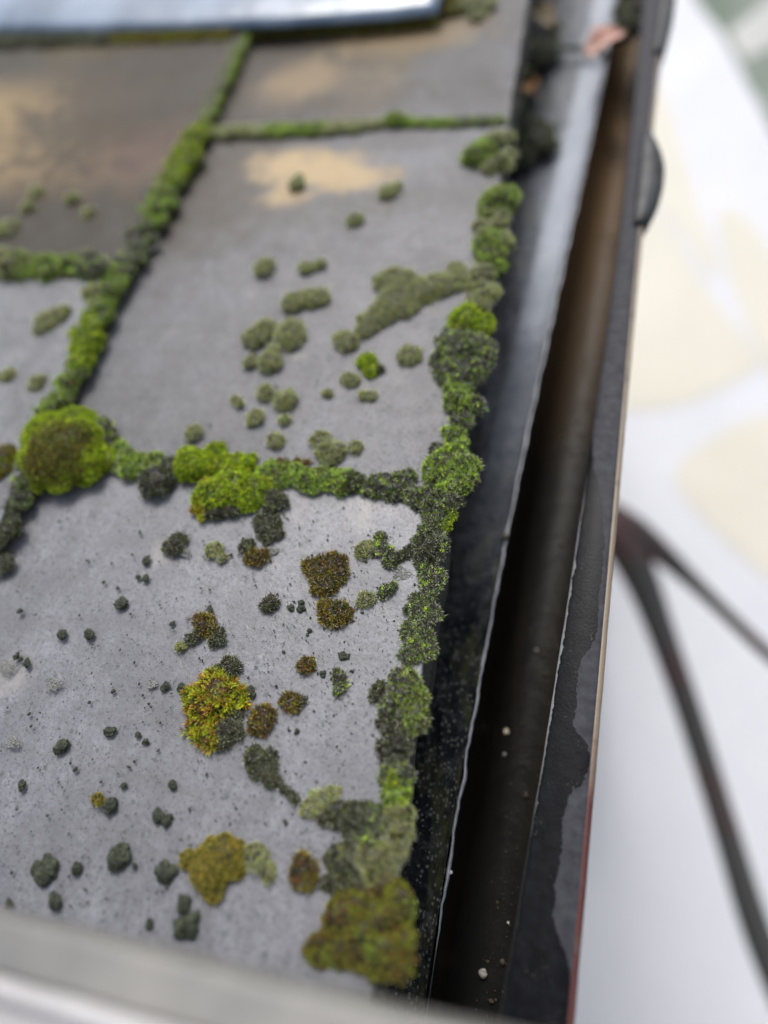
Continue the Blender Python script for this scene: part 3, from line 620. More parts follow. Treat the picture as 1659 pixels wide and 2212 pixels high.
chain([(945, 1130, 30), (935, 1165, 28), (925, 1195, 30), (935, 1215, 24)], ['mixed', 'dark'], ['speckled eave moss just below the corner clump', 'dark eave moss beside the twig shaped tuft'], 0, G5, h=.5, dens=1.3, amp=.22)
moss('thin crust of dark moss reaching from the eave toward the branching tuft', [(905, 1185, 16), (885, 1190, 13), (868, 1200, 12), (850, 1212, 11), (905, 1208, 14)], 'dark', h=.4, amp=.25)
chain([(930, 1235, 24), (922, 1270, 24), (915, 1300, 25), (906, 1330, 26)], ['mixed'], ['flat speckled green eave moss right of the small pale cushion', 'leafy green eave moss above the palest fresh tips'], 0, G5, h=.45, dens=1.4, amp=.2)
chain([(898, 1345, 28), (900, 1375, 30), (893, 1405, 32), (895, 1440, 30)], ['mixed'], ['dark inner part of the eave moss by the slate surface', 'leafy green stretch of the eave moss in full focus', 'last sharp stretch of eave moss above the fan shaped clump'], 0, G5, h=.45, dens=1.4, amp=.2)
moss('palest fresh green tips in the sharp eave moss', [(905, 1385, 8), (912, 1400, 6), (898, 1375, 6)], 'bright', h=1.3, lscale=.9)
moss('fan shaped clump of eave moss with a bright green right rim', [(872, 1478, 32), (895, 1500, 26), (860, 1510, 34), (885, 1545, 34), (845, 1535, 26), (905, 1560, 18)], 'mixed', h=.6, amp=.18, dens=1.2, blend=(lambda P, L: .5-(P[:, 1]-L[0].c[1])*60, 'green'))
chain([(846, 1560, 32), (846, 1595, 33), (852, 1640, 30)], ['dark'], ['loose brown green moss at the slate edge under the fan shaped clump'], 0, G5, h=.55, amp=.25)
chain([(850, 1650, 30), (852, 1690, 32), (850, 1735, 32)], ['mixed', 'green'], ['blurred eave moss above the dark crust that crosses the corner', 'green eave moss where the dark crust reaches the eave'], 0, G5, h=.6, amp=.2, droop=.0015)
moss('small olive clump filling the eave edge under the two bright green tips', [(868, 1765, 24), (862, 1795, 26), (850, 1760, 20)], 'olive', h=.6, amp=.2)
moss('two bright green tips on the outer side of the blurred eave moss', [(848, 1690, 11), (872, 1740, 8), (846, 1672, 8)], 'bright', h=1.5)
chain([(800, 1790, 44), (830, 1830, 44), (800, 1880, 46)], ['mixed', 'olive'], ['blurred olive moss of the eave below the dark crust', 'grey green moss of the eave above the lowest brown mass'], 0, G5, h=.35, amp=.2, dens=.9)
moss('flat grey lichen like moss left of the lower eave moss', [(740, 1870, 42), (725, 1900, 30), (760, 1835, 34), (775, 1920, 30)], 'dark', h=.12, amp=.25, dens=.9, blend=(lambda P, L: .35+.3*fbm_dir(P, 200), 'olive'))
moss('lowest big mass of brown green moss in the bottom corner of the roof', [(780, 2030, 60, .3), (735, 2045, 38, .3), (810, 1990, 50), (740, 1985, 46), (820, 2060, 52), (755, 1965, 36), (690, 2055, 34), (860, 2075, 34), (850, 1960, 40), (835, 1920, 34)], 'browngreen', h=.36, amp=.16, dens=1, blend=(lambda P, L: .3+.35*fbm_dir(P, 120), 'green'))
moss('small yellow brown cushion leaning over the gutter beside the lowest mass', [(872, 2032, 24, .9), (855, 2050, 20)], 'browngreen', h=.9)

# ------------------------------------------------------------------ cushions on the middle slate
MG = 'moss cushions on the middle slate'
for lab, bl, kd in [
    ('long brown olive patch reaching from the eave over the middle slate', [(980, 600, 32), (945, 612, 34), (905, 622, 38), (870, 608, 36), (842, 600, 34), (850, 640, 38), (830, 668, 34), (800, 690, 28), (875, 660, 26), (785, 712, 18), (985, 580, 20)], 'olive'),
    ('round olive cushion just below the left tip of the brown olive patch', [(748, 733, 24), (738, 728, 18)], 'olive'),
    ('vivid green double cushion between two olive ones on the middle slate', [(790, 778, 19), (800, 796, 17)], 'bright'),
    ('tiny dark tuft touching the right side of the vivid green cushion', [(817, 795, 11)], 'dark'),
    ('round brown olive cushion right of the vivid green one', [(882, 764, 25)], 'olive'),
    ('small round olive cushion below and left of the vivid green one', [(755, 817, 17)], 'olive'),
    ('pair of tiny grey green tufts below the vivid green cushion', [(785, 853, 10), (801, 853, 11)], 'olive'),
    ('faint tiny tuft on the middle slate left of the pair of tiny tufts', [(706, 848, 9)], 'olive'),
    ('big round olive cushion, largest in the middle group of the middle slate', [(622, 718, 34), (630, 708, 26)], 'olive'),
    ('two lobed olive cushion left of the largest in the middle group', [(550, 725, 26), (568, 708, 24)], 'olive'),
    ('cushion with a brown top just below the largest in the middle group', [(582, 778, 24), (588, 758, 17)], 'olive'),
    ('small dark cushion left of the brown topped one', [(540, 779, 13)], 'olive'),
    ('lengthy pale olive cushion at the far side of the middle group', [(632, 650, 25), (670, 640, 24), (692, 638, 20), (655, 640, 18)], 'olive'),
    ('single round green cushion far left above the middle group', [(570, 573, 21)], 'olive'),
    ('left one of two small far tufts above the lengthy pale cushion', [(659, 575, 15)], 'olive'),
    ('right one of two small far tufts above the lengthy pale cushion', [(690, 569, 12)], 'olive'),
    ('small far cushion standing alone below the ochre patch', [(766, 471, 16)], 'olive'),
    ('far olive tuft beside the right end of the ochre patch', [(838, 411, 18), (855, 403, 12)], 'olive'),
    ('tiny far tuft in the middle of the ochre patch', [(640, 395, 15), (646, 385, 10)], 'olive'),
    ('round green cushion below the middle group, left of the darker one', [(572, 844, 19)], 'olive'),
    ('round dark olive cushion below the middle group', [(615, 861, 24)], 'olive'),
    ('dark olive cushion between the round green one and the near joint', [(548, 899, 18)], 'olive'),
    ('tiny cushion right of the dark olive one above the near joint', [(613, 905, 11)], 'olive'),
    ('small round dark cushion above the bright end of the near joint', [(594, 948, 17)], 'olive'),
    ('isolated dark cushion far left above the near joint', [(416, 932, 17)], 'olive'),
    ('tiny pair of dark specks of moss left of the round green cushion', [(508, 862, 9), (518, 871, 7)], 'olive'),
    ('brown capped cushion behind the round one above the near joint', [(692, 948, 22)], 'olive'),
    ('round olive cushion touching the near joint from above', [(712, 972, 29)], 'olive'),
    ('small dark cushion right of the pair above the near joint', [(766, 964, 14)], 'olive'),
]: moss(lab, bl, kd, group=MG, h=.42, dens=1.2, amp=.1)
UG = 'moss cushions on the left upper slate'
for lab, bl, kd in [
    ('lengthy olive cushion on the left upper slate below the left cross joint', [(100, 690, 26), (125, 676, 24), (92, 700, 20)], 'olive'),
    ('small dark cushion at the left picture edge on the left upper slate', [(14, 808, 15)], 'olive'),
    ('small dark cushion right of the one at the left picture edge', [(78, 825, 18)], 'olive'),
    ('faint cushion at the left edge of the brown slate above the cross joint', [(16, 489, 22), (2, 494, 18)], 'olive'),
    ('faint far tuft on the brown slate, leftmost of the upper row', [(75, 412, 14)], 'olive'),
    ('faint far tuft on the brown slate below the leftmost one', [(60, 445, 14)], 'olive'),
    ('faint far tuft on the brown slate, right one of the upper row', [(155, 428, 15)], 'olive'),
    ('faint far tuft on the brown slate nearest the course line', [(192, 458, 12)], 'olive'),
]: moss(lab, bl, kd, group=UG, base_h=ZC, h=.42, dens=1)
# ------------------------------------------------------------------ cushions on the near slate
NG = 'moss cushions on the near slate'
near = [
    ('largest near cushion of yellow green star tufts with orange tips', [(470, 1500, 44, .5), (440, 1520, 38, .5), (500, 1500, 28), (430, 1560, 30), (445, 1590, 26), (455, 1470, 24), (415, 1500, 22), (515, 1520, 16)], 'gold'),
    ('dark cushion growing against the right side of the largest star tuft cushion', [(492, 1570, 26), (500, 1545, 20), (480, 1600, 18), (512, 1590, 10)], 'dark'),
    ('round grey haired cushion touching the top of the largest star tuft cushion', [(492, 1440, 25)], 'dark'),
    ('round yellow brown cushion right of the largest star tuft cushion', [(564, 1550, 26), (560, 1560, 22)], 'brown'),
    ('small brown olive cushion right above the round yellow brown one', [(628, 1517, 18), (620, 1512, 14)], 'brown'),
    ('dark grain touching the right side of the small brown olive cushion', [(652, 1514, 8), (645, 1521, 6)], 'dark'),
    ('heart shaped brown cushion with yellow tips right of centre', [(715, 1215, 26), (690, 1228, 26), (700, 1255, 26), (672, 1222, 18), (728, 1235, 20), (690, 1270, 14), (735, 1212, 12)], 'brown'),
    ('red brown round cushion just below the heart shaped one', [(718, 1325, 27), (735, 1318, 20), (702, 1312, 18), (742, 1332, 14)], 'brown'),
    ('perfectly round grey green cushion left of the red brown one', [(580, 1303, 19)], 'dark'),
    ('small round pale tipped cushion right of the red brown one', [(790, 1293, 18)], 'olive'),
    ('dark tuft under the crust beside the small pale tipped cushion', [(832, 1275, 12), (845, 1268, 10), (826, 1285, 8)], 'mixed'),
    ('branching dark tuft, right part, below the eave corner', [(820, 1160, 13), (822, 1180, 13), (838, 1190, 12), (840, 1215, 12), (812, 1192, 10)], 'mixed'),
    ('left lobe of the branching dark tuft', [(785, 1188, 17), (795, 1178, 13)], 'olive'),
    ('dark moss tail hanging from the near cross joint', [(588, 1128, 20), (570, 1140, 20), (592, 1148, 16), (558, 1125, 14), (578, 1162, 12)], 'dark'),
    ('round grey cushion at the left end of the hanging moss tail', [(532, 1178, 17)], 'dark'),
    ('small red brown cushion below the hanging moss tail', [(550, 1203, 18), (562, 1200, 14), (540, 1205, 10)], 'brown'),
    ('dark bristly cushion on a pale crust left of the others', [(375, 1175, 22), (385, 1165, 16), (362, 1178, 13)], 'dark'),
    ('oval grey green cushion below the bright feathery clump', [(456, 1187, 15), (467, 1184, 13)], 'olive'),
    ('tiny round cushion right below the oval grey green one', [(478, 1204, 9)], 'olive'),
    ('three lobed cushion in the middle of the near slate, brown green part', [(440, 1350, 20), (432, 1340, 14), (456, 1362, 13)], 'brown'),
    ('dark lower left lobe of the three lobed cushion', [(410, 1378, 11), (424, 1373, 10)], 'dark'),
    ('grey lower right lobe of the three lobed cushion', [(470, 1368, 13), (462, 1385, 11), (478, 1384, 8)], 'dark'),
    ('tiny round cushion just below the three lobed one', [(388, 1398, 9)], 'olive'),
    ('small round olive cushion in the sharp middle right of the near slate', [(660, 1436, 17)], 'brown'),
    ('tall narrow grey green tuft near the eave moss', [(733, 1465, 14), (738, 1480, 12), (730, 1495, 10), (730, 1455, 10)], 'mixed'),
    ('dark crusty tuft near the slate edge above its fan shaped clump', [(815, 1490, 13), (808, 1505, 12), (822, 1478, 9)], 'dark'),
    ('dark moss crust running from the star tuft cushion toward the eave, upper part', [(545, 1635, 22), (570, 1640, 20), (555, 1660, 20), (585, 1655, 14), (580, 1680, 16), (595, 1690, 10)], 'dark'),
    ('tiny orange brown tufts on the upper part of the dark crust', [(537, 1628, 7), (545, 1650, 6)], 'brown'),
    ('thin trail of crust linking the two dark crusts', [(612, 1705, 7), (625, 1716, 7), (638, 1726, 8)], 'dark'),
    ('grey green leafy patch left of the dark crust at the eave corner', [(680, 1735, 24), (700, 1725, 20), (715, 1715, 16), (665, 1745, 16)], 'olive'),
    ('dark crust between the leafy patch and the eave moss', [(725, 1760, 26), (755, 1760, 26), (785, 1762, 26), (700, 1768, 16), (815, 1765, 20)], 'dark'),
    ('large mustard yellow cushion, blurred, near the bottom', [(468, 1860, 46, .5), (450, 1880, 40, .5), (485, 1850, 38), (445, 1850, 32), (455, 1915, 26), (500, 1870, 26), (435, 1880, 26)], 'mustard'),
    ('small olive cushion touching the left side of the mustard one', [(405, 1856, 18)], 'mustard'),
    ('grey olive cushion touching the right side of the mustard one', [(548, 1852, 26), (560, 1860, 18)], 'olive'),
    ('small grey cushion below right of the mustard one', [(577, 1885, 15)], 'olive'),
    ('blurred brown cushion with orange tips left of the lower eave moss', [(650, 1880, 30), (655, 1895, 24)], 'brown'),
    ('small dark cushion at the left picture edge under the course line', [(5, 1218, 21), (-5, 1205, 18)], 'dark'),
]
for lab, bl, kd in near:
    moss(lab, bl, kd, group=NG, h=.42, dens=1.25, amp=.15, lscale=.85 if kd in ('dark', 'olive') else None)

# ------------------------------------------------------------------ smooth dark crusts like little pebbles
CR, t, b = newmat('dark_crust'); v = coords(t); n = noise(t, v, 430, 6, .75, 1.2); ob = N(t, 'ShaderNodeObjectInfo')
cc = mix(t, ramp(t, n, [(.40, 0.), (.60, 1.)]), (.006, .007, .005), (.075, .088, .055)); t.links.new(cc, b.inputs['Base Color']); b.inputs['Roughness'].default_value = .6; b.inputs['Specular IOR Level'].default_value = .3
bump(t, b, n, .0007, 1)
def crust(label, blobs, h=.42, amp=.24, base_h=0.):
    VV, FF, nv = [], [], 0
    for (x, y, r) in blobs:
        s, t_, k = roof(x, y, base_h); rr = r*k/F
        l = Lump((s, t_, base_h+rr*h*.1), rr, rr*h, amp, el=rng.uniform(.86, 1.14), ang=rng.uniform(0, 3), oct=6)
        iv, fi = ICO[4]; VV.append(l.pos(iv)); FF.append(fi+nv); nv += len(iv)
        if not nv > len(iv): c = np.array([s, t_, base_h])
    o = mesh_obj('crust_lichen', np.concatenate(VV)-c, np.concatenate(FF), CR, loc=W@c, rot=ROOF_ROT)
    return tag(o, label, 'crust lichen', 'dark crust lichens on the near slate')
for lab, bl in [
    ('smooth dark round crust alone on the left of the near slate', [(134, 1613, 14)]),
    ('round dark crust with green tint, left one of the level pair', [(135, 1370, 11)]),
    ('round dark crust with green tint, right one of the level pair', [(191, 1370, 11)]),
    ('flat dark crust far left above the level pair', [(263, 1303, 13)]),
    ('tiny crust at the far left above the level pair', [(43, 1320, 6)]),
    ('upper dark crust of the two at the left edge below the level pair', [(36, 1418, 8), (45, 1424, 5)]),
    ('lower dark crust of the two at the left edge below the level pair', [(58, 1432, 9)]),
    ('flat glossy crust above and right of the smooth round one', [(235, 1581, 10), (246, 1577, 6)]),
    ('tiny crust right of the flat glossy one', [(298, 1587, 6)]),
    ('tiny black crust below the flat glossy one on its right', [(314, 1602, 7)]),
    ('dark oval crust beside a pale green fleck', [(240, 1737, 16), (238, 1744, 13)]),
    ('dark crust right of the oval one', [(343, 1762, 12), (338, 1757, 9)]),
    ('faded crust touching the dark crust right of the oval one', [(360, 1775, 10)]),
    ('large wrinkled round crust lower on the near slate', [(254, 1855, 24), (260, 1848, 19)]),
    ('jagged dark crust at the lower left of the near slate', [(98, 1885, 21), (108, 1870, 16), (100, 1856, 10), (82, 1878, 13), (97, 1898, 13)]),
    ('small crust right of the jagged one', [(164, 1875, 13)]),
    ('dark crust between the large wrinkled one and the mustard cushion', [(354, 1880, 21), (372, 1878, 12)]),
    ('blurred dark crust at the bottom left near the window frame', [(119, 1946, 15), (121, 1954, 12)]),
    ('tiny dark crust in the lower left corner of the slate', [(19, 1952, 9)]),
    ('upper one of the two stacked crusts at the bottom', [(397, 1952, 16)]),
    ('lower and larger one of the two stacked crusts at the bottom', [(403, 2000, 24)]),
    ('wrinkled crust left of the star tuft cushion', [(358, 1482, 9), (352, 1486, 6)]),
    ('crust at the upper left side of the star tuft cushion', [(392, 1486, 10)]),
    ('crust touching the right side of the star tuft cushion', [(541, 1493, 10), (546, 1502, 6)]),
    ('tiny crust left of two small ones near the red brown cushion', [(628, 1312, 7)]),
    ('lower crust of the pair left of the red brown cushion', [(650, 1314, 9)]),
    ('upper crust of the pair left of the red brown cushion', [(651, 1301, 6)]),
    ('crust left of the tall narrow tuft', [(698, 1455, 7)]),
    ('flat crust above the tall narrow tuft', [(741, 1416, 9), (748, 1419, 6)]),
    ('small crust below the bristly dark cushion on pale crust', [(315, 1210, 9)]),
    ('dark crust on the left slope, right one of a close pair', [(314, 1250, 8)]),
    ('dark crust on the left slope, left one of a close pair', [(299, 1246, 6)]),
    ('tiny crust above the three lobed cushion', [(452, 1316, 7)]),
    ('tiny crust left of the three lobed cushion', [(372, 1347, 5)]),
    ('angular crust far down at the left edge of the near slate', [(47, 1698, 10)]),
    ('tiny crust above the oval crust', [(163, 1662, 5)]),
    ('dark small crust above the crust right of the oval one', [(267, 1697, 7)]),
    ('crust below the star tuft cushion on the left', [(371, 1694, 9), (376, 1700, 6)]),
    ('blurred faint crust by the window frame, left of the stacked crusts', [(322, 1998, 9)]),
    ('tiny crust just right of the large wrinkled one', [(290, 1870, 7)]),
    ('tiny crust below the small brown olive cushion', [(641, 1580, 5)]),
    ('tiny crust above the level of the small round olive cushion', [(668, 1362, 5), (664, 1370, 3)]),
]: crust(lab, bl)
# pale green fleck beside the oval crust
moss('pale yellow green leafy lichen fleck beside the dark oval crust', [(209, 1727, 10), (215, 1732, 7)], 'mustard', h=.4, amp=.3, dens=1, name='leafy_lichen', cat='leafy lichen')

# lichen grains too many to count
def grains(n, sfun, size, V, Fc, sub=1):
    for _ in range(n):
        p, rr = sfun(); iv, fi = ICO[sub]; sc = rr*rng.uniform(.6, 1.4, 3); sc[2] = rr*rng.uniform(.3, .55)
        k = sum(len(v_) for v_ in V); V.append(iv*sc*(1+.18*rng.normal(0, 1, (len(iv), 1)))+p); Fc.append(fi+k)
V, Fc = [], []
def on_near():
    while True:
        x, y = rng.uniform(0, 870), rng.uniform(1090, 1960)
        s, t_, k = roof(x, y)
        if t_ > EAVE_T+.006 and t_ < course_t(s)-.012 and s < SB-.004:
            cl = fbm_dir(np.array([[s, t_, 0]]), 70)[0]+.4*fbm_dir(np.array([[s, t_, .3]]), 300)[0]
            if rng.random() < .25+.9*max(0, cl)+(.35 if (x > 560 and y < 1520) else 0): break
    r = min(.0011, .00024*(1+rng.pareto(2.6)))
    return np.array([s, t_, 0]), r
grains(1500, on_near, 0, V, Fc)
def by_cushion():
    while True:
        c = SKIRT[int(rng.integers(len(SKIRT)))]; a_ = rng.uniform(0, 6.3); q = c[3]*(.9+abs(rng.normal(0, .45)))
        s, t_ = c[0]+math.cos(a_)*q, c[1]+math.sin(a_)*q
        up_ = t_ > course_t(s)
        if t_ > EAVE_T+.004 and s < .45: return np.array([s, t_, ZC if up_ else 0.]), .0002*min(5, 1+rng.pareto(2.8))
grains(1400, by_cushion, 0, V, Fc)
o = mesh_obj('lichen_grains', np.concatenate(V), np.concatenate(Fc), CR, rot=ROOF_ROT); tag(o, 'scattered tiny dark lichen grains over the near slate', 'lichen', kind='stuff')

PL = rough_mat('pale_crust', (.17, .175, .16), (.30, .30, .28), 500, (.6, .8), .0006)
for lab, x, y, r in [('flat grey lichen rosette left of the star tuft cushion', 328, 1478, 11), ('flat pale lichen rosette at the left edge of the near slate', 15, 1440, 22), ('faint flat lichen patch left of the branching crusts', 115, 1478, 18), ('flat pale crust under the bristly dark cushion', 395, 1190, 17), ('flat grey crust between the three lobed cushion and the left crusts', 420, 1335, 16), ('pale crust beside the branching dark tuft near the eave', 868, 1240, 20), ('flat pale crust below the feathery clump tail', 586, 1190, 13), ('flat lichen crust below the smooth round crust', 25, 1605, 16)]:
    V, Fc = [], []
    def in_patch():
        a_ = rng.uniform(0, 6.3); q = r*(rng.random()**.6)*(1+.25*math.sin(a_*3+x)); s, t_, k = roof(x+math.cos(a_)*q, y+math.sin(a_)*q*.8); return np.array([s, t_, 0]), .00035*(.6+rng.random())
    grains(int(60+r*7), in_patch, 0, V, Fc); V = np.concatenate(V); V[:, 2] *= .45; c = np.array([*roof(x, y)[:2], 0])
    tag(mesh_obj('flat_lichen', V-c, np.concatenate(Fc), PL, loc=W@c, rot=ROOF_ROT), lab, 'flat lichen', 'flat pale lichens on the near slate')

# ------------------------------------------------------------------ grit, pebbles, drops, leaves in the gutter
GR, t, b = newmat('pale_grit'); v = coords(t); t.links.new(mix(t, ramp(t, noise(t, v, 900, 3), [(.4, 0.), (.6, 1.)]), (.12, .12, .10), (.34, .34, .31)), b.inputs['Base Color'])
V, Fc = [], []
def on_ledge():
    while True:
        x, y = rng.uniform(840, 1060), rng.uniform(1560, 2140); p = level(x, y, ZL-.006)
        k = int(np.argmin(abs(ys-p[1])))
        if p[0] < XR[k]-.006 and p[0] > XR[k]-.04 and rng.random() < .12+.9*((y-1560)/580)**1.5: break
    return p, .00018*min(5, 1+rng.pareto(3.0))
grains(620, on_ledge, 0, V, Fc)
o = mesh_obj('grit', np.concatenate(V), np.concatenate(Fc), GR); tag(o, 'pale grit scattered on the dark gutter ledge', 'grit', kind='stuff')
def pebble(label, x, y, r, z, col):
    p = level(x, y, z); k = (p-CAM)@(-R[:, 2]); rr = r*k/F; l = Lump((0, 0, 0), rr, rr*.7, .16); iv, fi = ICO[3]
    m = bpy.data.materials.get('pebble%d' % int(col[0]*100)) or rough_mat('pebble%d' % int(col[0]*100), col, tuple(c*1.3 for c in col), 300)
    tag(mesh_obj('pebble', l.pos(iv), fi, m, loc=p+np.array([0, 0, rr*.5])), label, 'pebble', 'grit pebbles lying in the gutter')
ZB = ZF+.001
pebble('cream pebble, brightest in the dark gutter channel', 1093, 1581, 7, ZB, (.55, .48, .38))
pebble('brown blurred pebble farthest up the dark gutter channel', 1120, 1331, 8, ZB, (.26, .18, .13))
pebble('small grey brown pebble left of the centre of the gutter channel', 1083, 1456, 6, ZB, (.16, .12, .10))
pebble('tiny pale pebble just below the cream one', 1090, 1630, 4, ZB, (.22, .21, .2))
pebble('tiny speck right of the small grey brown pebble', 1160, 1405, 4, ZB, (.2, .18, .16))
pebble('grey pebble in the lower gutter channel', 1037, 1931, 5, ZB, (.3, .3, .28))
pebble('tiny white speck in the lower gutter channel', 1098, 1993, 2.4, ZB, (.6, .6, .58))
pebble('white pebble touching the seam', 972, 1884, 6, ZL-.0012, (.5, .5, .46))
pebble('rough grey pebble by the window frame in the gutter', 1044, 2102, 9, ZB, (.32, .3, .27))
pebble('brown pebble in the blurred upper channel of the gutter', 1092, 1160, 7, ZL+.002, (.10, .085, .05))
gl, t, b = newmat('water'); b.inputs['Transmission Weight'].default_value = 1; b.inputs['IOR'].default_value = 1.33; b.inputs['Roughness'].default_value = .0
for lab, x, y, k, r in [('small water drop hanging from the felt, the upper one', 862, 1832, .362, .0014), ('larger water drop hanging from the felt, the lower one', 854, 1876, .360, .0021)]:
    l = Lump((0, 0, 0), r, r*1.25, .04); iv, fi = ICO[3]; tag(mesh_obj('water_drop', l.pos(iv), fi, gl, loc=depth(x, y, k)), lab, 'water drop', 'water drops on the felt')

def leaf(label, x, y, z, Lm, Wm, yaw, col, tilt=(0, 0)):
    V, Fc = [], []; n, m_ = 16, 7
    for i in range(n):
        f = i/(n-1); wd_ = Wm*math.sin(math.pi*f**.8)**.8+.0004
        for j in range(m_):
            g_ = j/(m_-1)*2-1; V.append(((f-.5)*Lm, g_*wd_*.5*(1+.1*math.sin(9*f+3*g_)), .12*Lm*math.sin(3*f)+abs(g_)*wd_*.22+.02*Lm*math.sin(14*f+g_*3)))
    Fc = [(i*m_+j, (i+1)*m_+j, (i+1)*m_+j+1, i*m_+j+1) for i in range(n-1) for j in range(m_-1)]
    o = mesh_obj('fallen_leaf', V, Fc, rough_mat('leaf_%d' % MOSS_N, col, tuple(c*.65 for c in col), 130, (.4, .6)), loc=level(x, y, z), rot=(tilt[0], tilt[1], yaw))
    s = o.modifiers.new('s', 'SOLIDIFY'); s.thickness = .0004
    return tag(o, label, 'leaf', 'fallen leaves in the gutter')
leaf('orange curled leaf on the ledge beside the far slate', 1146, 195, ZL+.004, .042, .019, 1.75, (.50, .24, .07), (0, .3)); MOSS_N += 1
leaf('pinkish leaf lying across the far gutter', 1308, 100, ZR-.006, .062, .028, .95, (.50, .27, .21), (.25, .2)); MOSS_N += 1
leaf('red orange leaf at the top edge by the roof corner', 1132, -2, .0-.05, .05, .02, .3, (.48, .12, .04)); MOSS_N += 1
leaf('tan leaf near the far corner of the slates', 1165, 45, ZL+.01, .06, .026, 2.2, (.30, .22, .12)); MOSS_N += 1
SILT, t, b = newmat('silt'); v = coords(t); t.links.new(mix(t, ramp(t, noise(t, v, 400, 5, .7), [(.4, 0.), (.6, 1.)]), (.022, .017, .012), (.085, .062, .038)), b.inputs['Base Color']); b.inputs['Roughness'].default_value = .8
V, Fc = [], []
def in_trough():
    while True:
        y = rng.uniform(-.16, .75); k = int(np.argmin(abs(ys-y))); f = rng.normal(.5, .25)
        if .12 < f < .88 and rng.random() < .25+.75*max(0, math.sin(y*31)+.6*math.sin(y*77+f*6)): break
    return np.array([XR[k]+(XI[k]-XR[k])*f, y, ZF+.0012]), min(.0016, .00028*(1+rng.pareto(2.4)))
grains(1300, in_trough, 0, V, Fc)
tag(mesh_obj('silt', np.concatenate(V), np.concatenate(Fc), SILT), 'brown silt crumbs lying along the dark gutter channel', 'silt', kind='stuff')
# thin dry moss hairs caught at the eave and on the slate
HAIR = rough_mat('dry_hair', (.30, .22, .12), (.42, .34, .20), 200)
for lab, x0, y0, x1, y1 in [('fine dry straw lying on the brightest feathery clump', 462, 1045, 500, 1062), ('short dry straw on the slate below the heart shaped cushion', 685, 1262, 690, 1290), ('thin dry straw sticking out below the red brown cushion', 716, 1340, 715, 1362), ('dry rootlet hanging at the eave under the fan shaped clump', 868, 1615, 875, 1665)]:
    pts = []
    for f in np.linspace(0, 1, 8):
        s_, t_, k = roof(x0+(x1-x0)*f+3*math.sin(f*5), y0+(y1-y0)*f, .004 if y0 < 1100 else .0015); pts.append(W@np.array([s_, t_, .006*math.sin(f*3) + .002 if y0 < 1100 else .0015]))
    V, Fc = tube(pts, [.00022]*8, 6); tag(mesh_obj('straw', V, Fc, HAIR), lab, 'straw')
# a green stalk across the gutter
V, Fc = tube([level(1170+140*f, 108+12*f-10*math.sin(3*f), ZL+.003) for f in np.linspace(0, 1, 12)], [.0034]*12)
tag(mesh_obj('plant_stalk', V, Fc, rough_mat('stalk', (.06, .075, .06), (.10, .12, .10), 100)), 'grey green stalk lying across the far gutter ledge', 'stalk')
# dark wads of rotten debris on the far ledge
def wad(label, bl, z, kind):
    L_ = []
    for x, y, r in bl:
        p = level(x, y, z); rr = r*((p-CAM)@(-R[:, 2]))/F; q = W.T@p; L_.append(Lump(q, rr, rr*.55, .2))
    V, Fc, col = moss_mesh(L_, kind, .7, 1.9, -9.); c = L_[0].c
    tag(mesh_obj('debris_wad', V-c, Fc, LEAF, loc=W@c, rot=ROOF_ROT, smooth=False, col=col), label, 'debris', 'rotten debris on the gutter ledge')
wad('dark wad of debris on the far ledge below the orange leaf', [(1145, 275, 28), (1165, 295, 30), (1180, 315, 22), (1140, 310, 22), (1128, 340, 24)], ZL+.002, 'dark')
wad('dark wad of debris beside the stalk and the leaves', [(1178, 118, 26), (1165, 130, 24), (1190, 95, 18), (1195, 60, 16)], ZL+.003, 'dark')
wad('mossy fill under the far slate corner', [(1112, 235, 13), (1118, 205, 14), (1125, 160, 14), (1135, 100, 18), (1100, 285, 12)], ZL+.02, 'olive')
wad('green black wad of leaves filling the farthest gutter channel', [(1370, 25, 42), (1385, -10, 45), (1355, 60, 30), (1395, 55, 26)], ZR-.02, 'dark')

# ------------------------------------------------------------------ blue grey metal sheet across the top of the roof
def sheet(name, edge_pts, h0, length, mat, label, cat, thick=.004, lift=.0, sag=0.):
    """sheet lying on the roof: near edge given by picture points on the roof, running away along the eave direction"""
    E = np.array([roof(x, y, h0)[:2] for x, y in edge_pts]); o_ = np.argsort(E[:, 1]); E = E[o_]
    ts = np.linspace(E[0, 1], E[-1, 1], 60); ss = np.interp(ts, E[:, 1], E[:, 0]); n2 = 40
    V = []
    for f in np.linspace(0, 1, n2):
        for s, t_ in zip(ss, ts):
            wv = .002*math.sin(t_*40+f*5)+.003*math.sin(t_*13+1+f*3)
            V.append((s+f*length, t_, h0+wv*min(1, f*6)+lift*min(1, f*14)))
    Fc = [(i*60+j, (i+1)*60+j, (i+1)*60+j+1, i*60+j+1) for i in range(n2-1) for j in range(59)]
    c = np.array(V).mean(0); V = np.array(V)-c
    o = mesh_obj(name, V, [tuple(f) for f in Fc], mat, loc=W@c, rot=ROOF_ROT); s = o.modifiers.new('s', 'SOLIDIFY'); s.thickness = thick; s.offset = -1
    return tag(o, label, cat)
G6 = 'dark moss under the edge of the blue sheet'
chain([(-10, 88, 14), (200, 82, 13), (330, 80, 13), (500, 72, 12)], ['dark', 'browngreen'], ['dark moss under the blue sheet at its left end', 'dark moss under the blue sheet left of the course line'], ZC, G6, h=.5, dens=.5)
chain([(550, 70, 12), (750, 58, 12), (930, 42, 14)], ['browngreen'], ['brown green moss under the right half of the blue sheet'], .001, G6, h=.5, dens=.5)
chain([(950, 18, 30), (1010, 12, 30), (1070, 2, 28)], ['browngreen', 'olive'], ['blurred moss bank right of the blue sheet', 'blurred moss at the far corner of the last visible slate'], .001, G6, h=.4, dens=.5)
ms_, t, b = newmat('blue_sheet'); v = coords(t)
